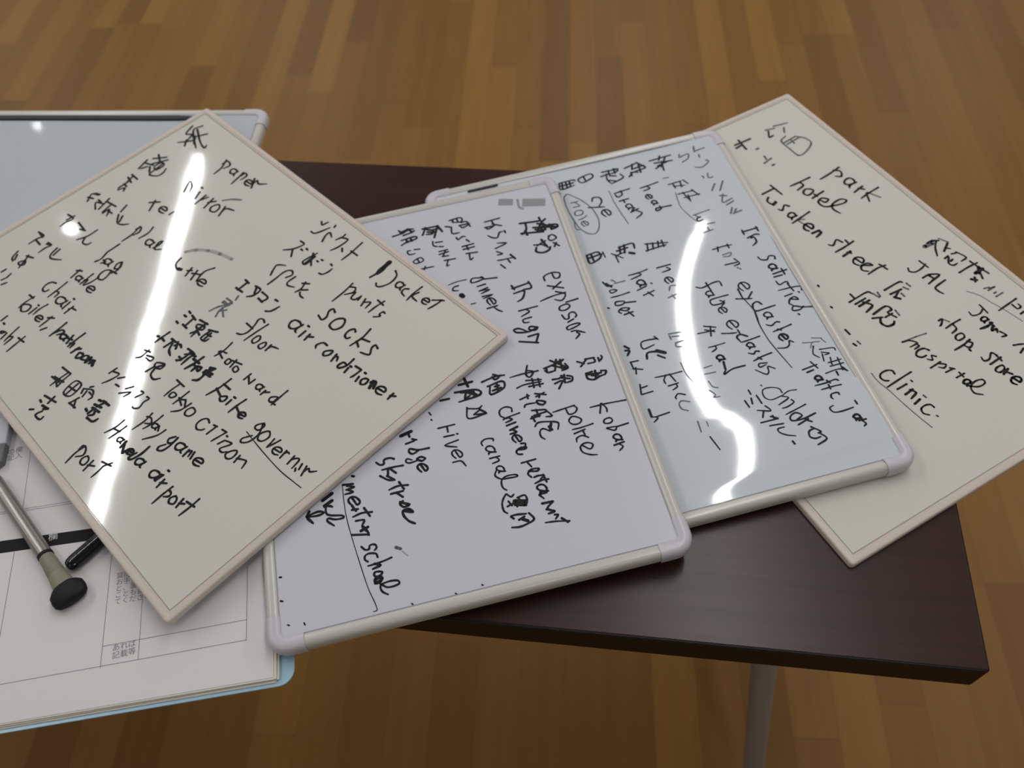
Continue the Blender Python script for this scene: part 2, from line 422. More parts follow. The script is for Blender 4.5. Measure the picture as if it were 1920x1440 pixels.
# ------------------------------------------------------------------ whiteboards
INK = {
 'A': '0,223:-2138 1412 -2083 1294 -2025 1330 -1979 1235;0,222:-2025 1330 -1931 1302 -2032 1163;0,221:-1997 1246 -1933 1180;0,221:-1985 1337 -1883 1262;0,223:-2054 1483 -2068 1375 -1814 1241;0,222:-1978 1316 -1907 1443;0,221:-2053 1415 -1869 1327 -1749 1297 -1762 1338|0,217:-2050 805 -2005 676;0,217:-2017 769 -1931 803;0,217:-1984 694 -1962 751;0,218:-2019 857 -1929 960;0,218:-2029 927 -1930 881;0,217:-1959 805 -1883 947;0,217:-1903 801 -1902 880 -1845 876 -1849 784 -1903 801;0,217:-1861 799 -1873 878;0,215:-1860 775 -1842 701 -1761 745 -1756 812 -1786 863;0,216:-1940 769 -1876 722|0,215:-1980 583 -1877 583;0,214:-1912 465 -1952 581;0,214:-1977 535 -1882 516;0,214:-1913 389 -1917 498;0,213:-1922 456 -1867 454;0,213:-1893 370 -1866 430 -1834 396|0,209:-1490 485 -1416 561;0,209:-1468 540 -1393 425;0,208:-1339 519 -1297 525 -1260 531 -1277 555 -1308 560 -1341 543 -1344 515 -1322 491 -1286 487 -1250 500;0,207:-1193 527 -1194 574|0,211:-1352 798 -1436 923 -1355 893 -1311 833;0,210:-1229 904 -1185 821;0,211:-1270 952 -1250 949;0,209:-1143 917 -1122 779;0,209:-1123 850 -1104 915;0,208:-1047 939 -1009 805;0,208:-1041 873 -996 936;0,207:-937 927 -964 868 -933 824 -882 844 -893 905 -937 927;0,206:-863 955 -807 839;0,206:-832 887 -830 948 -752 980;1,208:-953 985 -897 1056 -819 1112|0,212:-1988 79 -2046 164 -1976 199;0,212:-2035 112 -1976 139;0,212:-2023 196 -1975 213;0,210:-1825 76 -1904 128 -1824 172;0,211:-1917 165 -1862 164;0,210:-1850 247 -1799 98;0,210:-1837 209 -1698 233;0,209:-1762 226 -1735 106;0,208:-1718 96 -1716 169 -1655 104;0,208:-1710 151 -1646 158;0,206:-1579 193 -1492 127 -1428 148 -1390 193;0,207:-1532 210 -1485 145;0,209:-1632 314 -1596 226|0,204:-1273 248 -1240 139 -1237 28;0,204:-1272 203 -1256 252 -1216 206 -1222 143;0,203:-1166 330 -1136 253 -1144 155;0,202:-987 224 -1015 231 -1052 221 -1060 194 -1042 167 -1012 163 -988 183 -981 215;0,201:-979 233 -981 204 -975 173 -954 165;0,201:-930 184 -921 237 -936 291 -950 256 -905 184 -856 226|0,197:-617 293 -591 218 -524 191 -482 207;0,196:-529 208 -491 220;0,195:-434 292 -398 196;0,196:-439 244 -406 273;0,195:-368 307 -319 202;0,195:-378 255 -308 296;0,195:-273 433 -307 339 -268 226;0,193:-253 248 -213 255 -178 262 -192 285 -221 290 -253 272 -257 245 -238 222 -204 218 -170 232|2,386:-653 361 -597 442 -503 513 -382 565 -240 602|0,208:-1969 -145 -1878 -137 -1889 -217 -1880 -280;0,208:-1912 -190 -1901 -109|0,206:-1787 -129 -1664 -139;0,205:-1695 -165 -1638 -139|0,204:-1555 -55 -1554 -157 -1591 -258;0,203:-1558 -184 -1514 -237 -1461 -224 -1449 -180|0,205:-1977 -457 -1887 -448 -1904 -509 -1904 -600;0,205:-1950 -457 -1880 -465;0,204:-1898 -526 -1810 -530;0,203:-1768 -481 -1722 -464;0,203:-1775 -464 -1717 -459 -1730 -516 -1724 -589;0,201:-1640 -437 -1610 -523 -1558 -544 -1469 -487;0,202:-1604 -428 -1583 -510|0,202:-1895 -716 -1862 -788 -1813 -812;0,202:-1859 -741 -1814 -791;0,201:-1773 -688 -1699 -657;0,201:-1766 -671 -1735 -721 -1689 -813;0,200:-1711 -788 -1753 -781 -1727 -725 -1689 -758 -1711 -788|0,200:-1768 -947 -1767 -903;0,198:-1673 -994 -1664 -947 -1680 -892;0,197:-1619 -1021 -1605 -976|0,215:-1413 1347 -1355 1243 -1339 1144;0,215:-1395 1286 -1386 1345 -1320 1324 -1331 1251;0,214:-1187 1318 -1213 1327 -1247 1319 -1254 1294 -1237 1267 -1210 1261 -1188 1279 -1182 1310;0,213:-1180 1326 -1182 1299 -1176 1269 -1157 1260;0,212:-1126 1351 -1106 1281 -1083 1177;0,212:-1106 1305 -1102 1359 -1060 1345 -1058 1272;0,211:-1002 1297 -963 1301 -929 1306 -944 1330 -973 1336 -1003 1320 -1007 1293 -987 1269 -954 1264 -920 1276;0,211:-966 1376 -882 1276;0,211:-918 1318 -922 1376 -872 1357 -811 1410|0,201:-1222 -8 -1220 -140;0,200:-1220 -140 -1189 -224 -1202 -281 -1188 -259;0,199:-1160 -217 -1119 -217 -1143 -256;0,199:-1077 -173 -1104 -167 -1139 -177 -1147 -202 -1129 -227 -1101 -230 -1078 -211 -1072 -181;0,198:-1069 -165 -1071 -191 -1066 -220 -1046 -227;0,198:-1006 -117 -1013 -160 -980 -203 -952 -161 -998 -110 -944 -189 -955 -253;0,197:-909 -221 -1008 -246 -1031 -302 -1002 -366 -945 -351 -954 -288 -979 -239|0,198:-1235 -455 -1188 -423;0,197:-1217 -430 -1194 -535;0,197:-1108 -469 -1130 -464 -1158 -473 -1164 -493 -1150 -512 -1127 -514 -1109 -499 -1104 -475;0,196:-1102 -462 -1104 -483 -1099 -506 -1083 -511;0,196:-1077 -369 -1065 -457 -1056 -519;0,196:-1073 -464 -1049 -443 -1032 -498;0,196:-1000 -355 -1001 -435 -1019 -505;0,194:-964 -487 -925 -479 -890 -472 -905 -451 -934 -448 -965 -466 -968 -491 -949 -511 -915 -514 -882 -499|0,196:-1239 -664 -1280 -682 -1295 -731 -1273 -782 -1230 -788 -1217 -750;0,195:-1172 -587 -1157 -680 -1144 -799;0,194:-1157 -714 -1114 -703 -1097 -757;0,193:-976 -706 -1010 -698 -1054 -712 -1064 -744 -1042 -774 -1006 -777 -978 -752 -969 -715;0,192:-966 -695 -969 -727 -962 -763 -937 -771;0,192:-933 -689 -916 -776;0,193:-945 -645 -929 -644;0,191:-862 -694 -853 -788;0,191:-869 -735 -852 -711 -801 -699|0,194:-1300 -902 -1235 -896;0,193:-1245 -880 -1247 -968 -1233 -1041;0,193:-1207 -966 -1234 -1007 -1181 -1045 -1141 -1011 -1159 -958 -1207 -966;0,192:-1107 -929 -1096 -1012;0,193:-1126 -903 -1112 -903;0,192:-1065 -841 -1072 -915 -1058 -988;0,191:-1010 -981 -974 -973 -942 -965 -956 -947 -983 -945 -1011 -961 -1014 -984 -996 -1002 -965 -1003 -934 -990;0,190:-903 -883 -894 -942 -886 -1017;0,190:-922 -916 -870 -878;0,189:-824 -979 -843 -1029;0,229:-739 -828 -725 -923 -719 -1007;0,228:-721 -968 -694 -896 -654 -901 -681 -957;0,227:-591 -905 -612 -901 -641 -910 -647 -930 -634 -949 -611 -951 -593 -935 -587 -911;0,227:-585 -898 -587 -919 -583 -942 -568 -946;0,227:-562 -859 -529 -942;0,227:-585 -911 -525 -890;0,226:-505 -775 -498 -883 -488 -953;0,226:-506 -922 -476 -895 -462 -946;0,224:-402 -892 -405 -966;0,225:-408 -921 -376 -885;0,223:-344 -935 -326 -966 -297 -940 -307 -902 -349 -916 -344 -935;0,223:-281 -895 -279 -939 -238 -919 -249 -881 -281 -895;0,318:-223 -874 -217 -931;0,317:-216 -899 -169 -872 -184 -917;0,317:-176 -878 -141 -909|0,191:-1223 -1160 -1216 -1221;0,190:-1173 -1220 -1151 -1221;0,189:-1061 -1256 -1102 -1277 -1080 -1290 -1063 -1266;0,188:-1041 -1255 -1021 -1319;0,188:-1022 -1147 -999 -1234 -975 -1310;0,188:-987 -1256 -958 -1238 -940 -1327;0,187:-880 -1160 -868 -1246 -850 -1350;0,187:-914 -1207 -830 -1196|0,201:13 1452 52 1429 67 1490;0,200:40 1306 89 1320 137 1455;0,200:163 1487 154 1508;0,199:221 1296 184 1365 187 1415 244 1390;0,198:315 1498 319 1455 299 1392;0,197:325 1451 386 1468 389 1360 368 1278;0,196:428 1367 461 1341;0,195:515 1534 534 1387 537 1273;0,195:518 1400 603 1403|0,198:61 1166 119 1161 89 1061 29 990;0,197:85 1058 151 989;0,197:147 1107 170 1105;0,197:179 1144 201 1141;0,196:274 1151 310 1110;0,195:302 1175 287 1090 282 1023 329 1019 323 1139;0,195:309 1137 312 1058 316 1017;0,195:313 1095 378 1045;0,195:374 1116 393 1115;0,195:394 1152 413 1154;0,194:502 1176 525 1171;0,193:506 1035 540 1047 557 1097 556 1149|0,194:189 728 145 804 140 845 200 889;0,193:261 644 258 746 253 812 265 866 301 889 338 860 319 800;0,191:378 869 377 782 409 758 470 786;0,191:487 861 541 901;0,190:499 889 531 815 521 754;0,190:542 807 587 847;0,189:555 784 586 761 634 761|0,223:64 540 120 537;0,222:102 538 109 424;0,221:76 429 161 436;0,221:193 559 265 562 269 480 234 432;0,221:217 554 255 502;0,219:298 557 388 552 385 482;0,219:330 491 393 488;0,218:458 584 489 588;0,217:498 448 535 482 550 561|1,190:172 386 191 343;1,189:114 300 200 300 141 198 120 112;1,189:182 301 173 260 121 247;1,188:191 259 181 183 214 113;1,188:175 211 267 160;1,188:184 169 226 223;1,189:122 265 199 266|0,185:597 365 559 380 530 354 556 288 572 205 549 152 509 133;0,185:484 256 575 256;0,184:638 377 628 271 622 130;0,183:673 239 671 182 708 168 720 218 696 252 673 239;0,182:768 229 760 183 800 172 808 218 786 246 768 229;0,181:838 261 850 193;0,181:849 223 859 256 918 278|0,214:859 565 826 577 778 564 765 527 785 488 821 482 853 509 865 553;0,213:870 578 864 539 868 495 892 484;0,212:941 551 945 476;0,213:912 601 929 600;0,211:998 555 1010 486;0,211:999 524 1044 556;0,209:1203 581 1155 577 1131 524 1152 496;0,208:1269 570 1236 525 1261 494 1292 529 1289 573 1269 570;0,207:1336 577 1356 502;0,207:1343 536 1362 569 1390 534|0,216:1483 644 1490 560 1460 502 1435 510 1443 563 1482 567;0,215:1518 555 1529 505;0,215:1516 579 1531 578;0,214:1615 613 1613 543 1606 508;0,215:1550 607 1611 616;0,213:1653 558 1667 511;0,214:1658 617 1673 617;0,213:1707 584 1693 549 1719 521 1746 546 1737 589 1707 584;0,303:1776 610 1803 546;0,303:1771 590 1794 618 1831 564;0,201:1854 589 1891 595 1924 602 1914 627 1887 632 1856 614 1849 585 1865 560 1896 555 1929 569;0,200:1989 642 1996 577;0,200:1985 610 2023 637|0,500:889 1544 898 1464 907 1384;0,221:906 1392 893 1312|0,190:1007 1515 1059 1483 1080 1399 1055 1317 1018 1284 985 1306;0,189:1190 1453 1168 1463 1135 1455 1126 1429 1139 1400 1164 1394 1185 1413 1195 1444;0,188:1198 1462 1194 1434 1196 1402 1212 1393;0,188:1257 1454 1228 1428 1238 1386 1290 1373;0,187:1327 1549 1325 1446 1338 1357;0,187:1352 1487 1341 1419 1413 1407;0,186:1440 1459 1472 1463 1499 1467 1490 1489 1467 1495 1442 1481 1437 1456 1450 1434 1476 1428 1503 1439;0,185:1570 1564 1564 1492 1550 1414;0,186:1505 1506 1556 1551 1590 1573|0,189:832 1163 849 1041 854 912;0,189:844 1122 891 1147 916 1101 876 1032;0,188:931 1114 951 1047 988 1055 1000 1108;0,188:1002 1119 1015 1071;0,187:1056 1125 1085 1050;0,186:1071 1087 1119 1130 1134 1060;0,186:1201 1219 1190 1127 1190 1045;0,186:1147 1188 1227 1184;0,185:1308 1134 1283 1136 1277 1098 1299 1085 1260 1042|0,215:971 850 931 864 921 822 955 770 947 722 886 733;0,213:1079 856 1038 803 1046 730 1109 722 1140 782 1118 843 1079 856;0,211:1271 835 1241 848 1219 804 1231 752 1269 739 1282 766;0,210:1345 941 1364 832 1350 710;0,209:1362 822 1442 847;0,209:1356 778 1412 750;0,207:1549 849 1508 859 1506 818 1544 768 1527 746 1471 726|0,218:-14 -12 14 -16;0,218:-9 -65 19 -64;0,217:-4 -151 25 -154;0,217:46 -20 111 -28;0,216:84 -27 97 -122;0,216:68 -132 131 -133;0,216:141 -1 236 17;0,215:218 18 216 -16 239 -157;0,215:169 -42 234 -16 251 -50 193 -70 169 -42;0,215:215 -50 224 -9;0,214:214 -83 279 -98;0,214:226 -80 204 -140;0,214:295 -11 375 28;0,213:315 -1 316 -105 368 -105 377 -66;0,213:329 -45 371 -39;0,213:341 -18 348 -92|0,182:565 48 582 -55 569 -137;0,182:623 -49 567 -68 563 -88;0,181:558 -85 639 -105;0,180:686 -70 690 -113 724 -113 720 -71 686 -70;0,180:746 -32 766 -113;0,180:722 -61 816 -30;0,179:799 -68 798 -107 837 -118 843 -82 799 -68|0,178:957 -33 959 -107;0,177:971 -65 1027 -104;0,177:1028 -44 1027 -104;0,176:1141 -43 1123 -37 1096 -45 1088 -66 1099 -87 1120 -90 1137 -74 1145 -49;0,176:1148 -35 1144 -57 1146 -81 1159 -87;0,175:1185 -49 1186 -100;0,175:1185 -72 1223 -37;0,174:1323 75 1326 5 1335 -102;0,174:1314 -20 1273 -57 1286 -89 1320 -80 1314 -20;0,173:1308 -83 1357 -79|0,204:873 -176 874 -288 852 -411;0,204:870 -247 955 -244;0,204:862 -313 951 -335;0,202:982 -307 957 -344 992 -363 1012 -338 1002 -304 982 -307;0,202:1049 -297 1054 -350;0,202:1043 -263 1061 -262;0,201:1137 -210 1130 -288 1130 -381;0,200:1141 -307 1224 -332;0,199:1208 -327 1237 -321 1263 -314 1254 -297 1233 -294 1209 -309 1205 -330 1217 -347 1242 -350 1267 -338|0,170:1430 -249 1403 -295 1418 -322 1455 -310 1458 -258 1430 -249 1484 -331 1483 -428 1441 -473 1419 -446 1457 -377;0,169:1516 -267 1491 -325 1519 -367 1558 -352 1569 -295 1542 -264 1516 -267;0,168:1614 -274 1625 -325 1630 -361;0,168:1659 -247 1650 -289 1633 -358;0,167:1684 -329 1719 -322 1749 -314 1739 -293 1714 -290 1686 -307 1680 -333 1694 -354 1723 -357 1753 -342;0,166:1772 -271 1785 -346;0,167:1777 -307 1790 -274 1812 -274;0,166:1857 -259 1871 -339;0,165:1862 -295 1892 -253 1915 -260 1928 -339;0,164:1950 -319 1966 -336;0,165:1957 -260 1977 -307;0,164:1999 -248 2032 -327;0,164:2018 -295 2027 -248 2053 -263 2090 -222;0,96:1394 -386 1516 -397 1681 -408 1876 -413 2030 -400 2116 -391|0,172:1100 -544 1058 -532 1029 -566 1031 -621 1071 -647 1107 -628 1118 -604;0,171:1144 -531 1178 -521;0,171:1172 -534 1171 -618;0,170:1276 -508 1264 -574 1254 -631;0,170:1230 -509 1278 -499;0,169:1329 -555 1315 -609;0,170:1307 -518 1319 -518;0,168:1336 -549 1398 -533 1363 -620 1402 -631 1427 -601;0,167:1449 -574 1438 -619 1474 -638 1504 -611 1500 -561 1478 -541 1449 -574;0,167:1535 -549 1549 -616;0,166:1536 -581 1594 -548 1616 -548 1639 -606|0,236:55 -258 52 -341 53 -404;0,236:10 -354 26 -348;0,235:70 -341 102 -344;0,235:132 -285 189 -282;0,234:164 -288 159 -380;0,233:183 -311 218 -367 276 -393;0,234:213 -308 239 -269 278 -282;0,234:204 -268 251 -321;0,232:331 -249 408 -243 360 -302;0,231:374 -243 388 -308 370 -386;0,231:344 -347 389 -353 353 -386;0,231:425 -243 419 -295 429 -379;0,231:421 -262 453 -250;0,261:508 -207 505 -295 490 -385;0,262:458 -276 534 -269;0,260:501 -314 542 -308 552 -359;0,260:549 -302 587 -282 595 -321 549 -302;0,260:644 -231 686 -209;0,259:682 -212 660 -308;0,259:640 -273 716 -257;0,258:640 -295 721 -283;0,258:654 -237 669 -314 672 -372 637 -404|0,183:57 -512 114 -491;0,183:86 -485 97 -569 71 -608;0,182:123 -530 188 -504 197 -542 137 -549;0,209:255 -512 321 -476 333 -528 276 -547 255 -512;0,209:298 -528 317 -496;0,209:276 -547 264 -627;0,208:297 -560 322 -614 384 -625 417 -580|0,178:538 -493 642 -489;0,177:593 -496 590 -581 597 -655;0,176:623 -580 624 -624 657 -623 669 -582 623 -580;0,176:716 -488 719 -566 719 -646;0,175:706 -579 785 -608;0,175:766 -553 727 -581;0,175:775 -559 815 -595;0,174:829 -540 824 -601 813 -648 771 -700;0,174:876 -554 856 -601 880 -637 921 -621 926 -566 876 -554|0,181:46 -778 42 -851;0,180:55 -816 117 -798 111 -880 88 -946;0,180:146 -826 179 -781;0,179:187 -871 228 -864;0,178:321 -780 291 -837;0,177:288 -899 352 -826 346 -891;0,177:410 -759 443 -758 430 -814 426 -833;0,176:494 -757 527 -756 521 -805 541 -860 511 -894 489 -892|0,173:671 -813 688 -897 683 -1008;0,173:665 -861 706 -845 745 -874 707 -908;0,173:755 -765 759 -846 743 -946;0,172:815 -845 798 -841 774 -849 768 -867 778 -884 796 -886 812 -872 818 -850;0,172:821 -839 818 -857 820 -878 832 -882;0,172:823 -844 853 -873;0,171:891 -824 882 -902 826 -1002|0,196:1006 -803 983 -851 1008 -877 1034 -852 1028 -796 1043 -878 1036 -946 1002 -971 985 -945 1008 -897;0,196:1145 -801 1120 -795 1084 -808 1074 -835 1089 -862 1116 -864 1140 -842 1150 -810;0,195:1154 -792 1149 -820 1151 -851 1169 -858;0,195:1191 -797 1202 -861;0,195:1195 -820 1216 -787 1236 -836;0,194:1241 -778 1266 -835;0,193:1300 -814 1337 -805 1370 -796 1359 -775 1332 -773 1302 -791 1296 -818 1312 -839 1343 -840 1375 -825|0,182:-321 -1095 -203 -1080;0,181:-230 -1081 -231 -1175 -226 -1261;0,181:-300 -1206 -200 -1192;0,180:-253 -1194 -172 -1227;0,180:-201 -1086 -192 -1154 -169 -1224;0,180:-282 -1190 -171 -1165;0,179:-106 -1091 -25 -1078 1 -1197 -77 -1216 -106 -1091;0,179:-93 -1155 -9 -1139;0,179:-62 -1089 -44 -1208;0,179:48 -1035 64 -1012;0,178:20 -1082 88 -1036 135 -1053;0,178:20 -1082 47 -1118;0,178:62 -1074 84 -1128;0,177:87 -1067 148 -1070 150 -1113;0,177:73 -1153 60 -1239;0,177:72 -1184 128 -1235;0,176:55 -1236 139 -1226;0,245:221 -1049 245 -1042;0,245:283 -1022 266 -1095;0,245:259 -1029 333 -1020;0,244:232 -1097 304 -1075;0,244:248 -1126 329 -1110;0,244:216 -1170 242 -1175;0,243:269 -1180 272 -1119 313 -1153 288 -1191;0,242:301 -1208 369 -1195 380 -1150|0,206:-155 -1391 -127 -1395;0,206:-168 -1343 -35 -1311;0,206:-93 -1290 -75 -1361;0,245:-90 -1404 -24 -1388 -55 -1402;0,245:-52 -1414 -24 -1388;0,204:-135 -1497 -111 -1475;0,203:-39 -1431 -51 -1485 -13 -1495 23 -1483 19 -1451|0,173:555 -1006 561 -1092 540 -1182;0,172:620 -1024 619 -1095 614 -1184;0,172:557 -1110 626 -1089;0,171:714 -1110 698 -1107 675 -1115 669 -1132 679 -1148 696 -1149 711 -1135 717 -1115;0,171:720 -1104 717 -1122 719 -1141 731 -1145;0,246:746 -1104 758 -1162;0,245:763 -1129 813 -1179 815 -1150;0,215:825 -1135 853 -1128 877 -1122 868 -1107 848 -1105 826 -1119 822 -1138 834 -1153 857 -1153 881 -1142;0,234:928 -999 936 -1080 920 -1162 889 -1164 900 -1099;0,194:1019 -1101 996 -1096 964 -1108 955 -1132 968 -1155 993 -1157 1014 -1137 1023 -1108;0,194:1026 -1092 1022 -1118 1025 -1145 1041 -1151|0,192:1208 -1076 1182 -1071 1145 -1084 1135 -1112 1150 -1138 1178 -1140 1202 -1118 1213 -1085;0,191:1217 -1067 1212 -1095 1214 -1127 1233 -1133;0,191:1232 -1060 1228 -1129;0,192:1224 -1012 1240 -1010;0,191:1272 -1076 1285 -1154;0,191:1271 -1115 1314 -1082;0,189:1374 -1065 1373 -1149 1379 -1252;0,189:1373 -1099 1410 -1103 1422 -1130 1394 -1162;0,188:1460 -1094 1444 -1134 1470 -1161 1504 -1142 1491 -1104 1460 -1094;0,187:1525 -1066 1544 -1143;0,187:1531 -1110 1567 -1083;0,187:1617 -981 1621 -1059 1619 -1166;0,187:1564 -1061 1644 -1044|0,170:536 -1352 531 -1439 554 -1540;0,170:524 -1405 518 -1362 558 -1359 597 -1405 564 -1456;0,169:633 -1386 618 -1427 641 -1459 679 -1451 673 -1403 633 -1386;0,168:703 -1376 724 -1476;0,168:706 -1427 755 -1395;0,167:808 -1346 819 -1402 824 -1464;0,168:765 -1332 854 -1303;0,168:834 -1282 808 -1346',
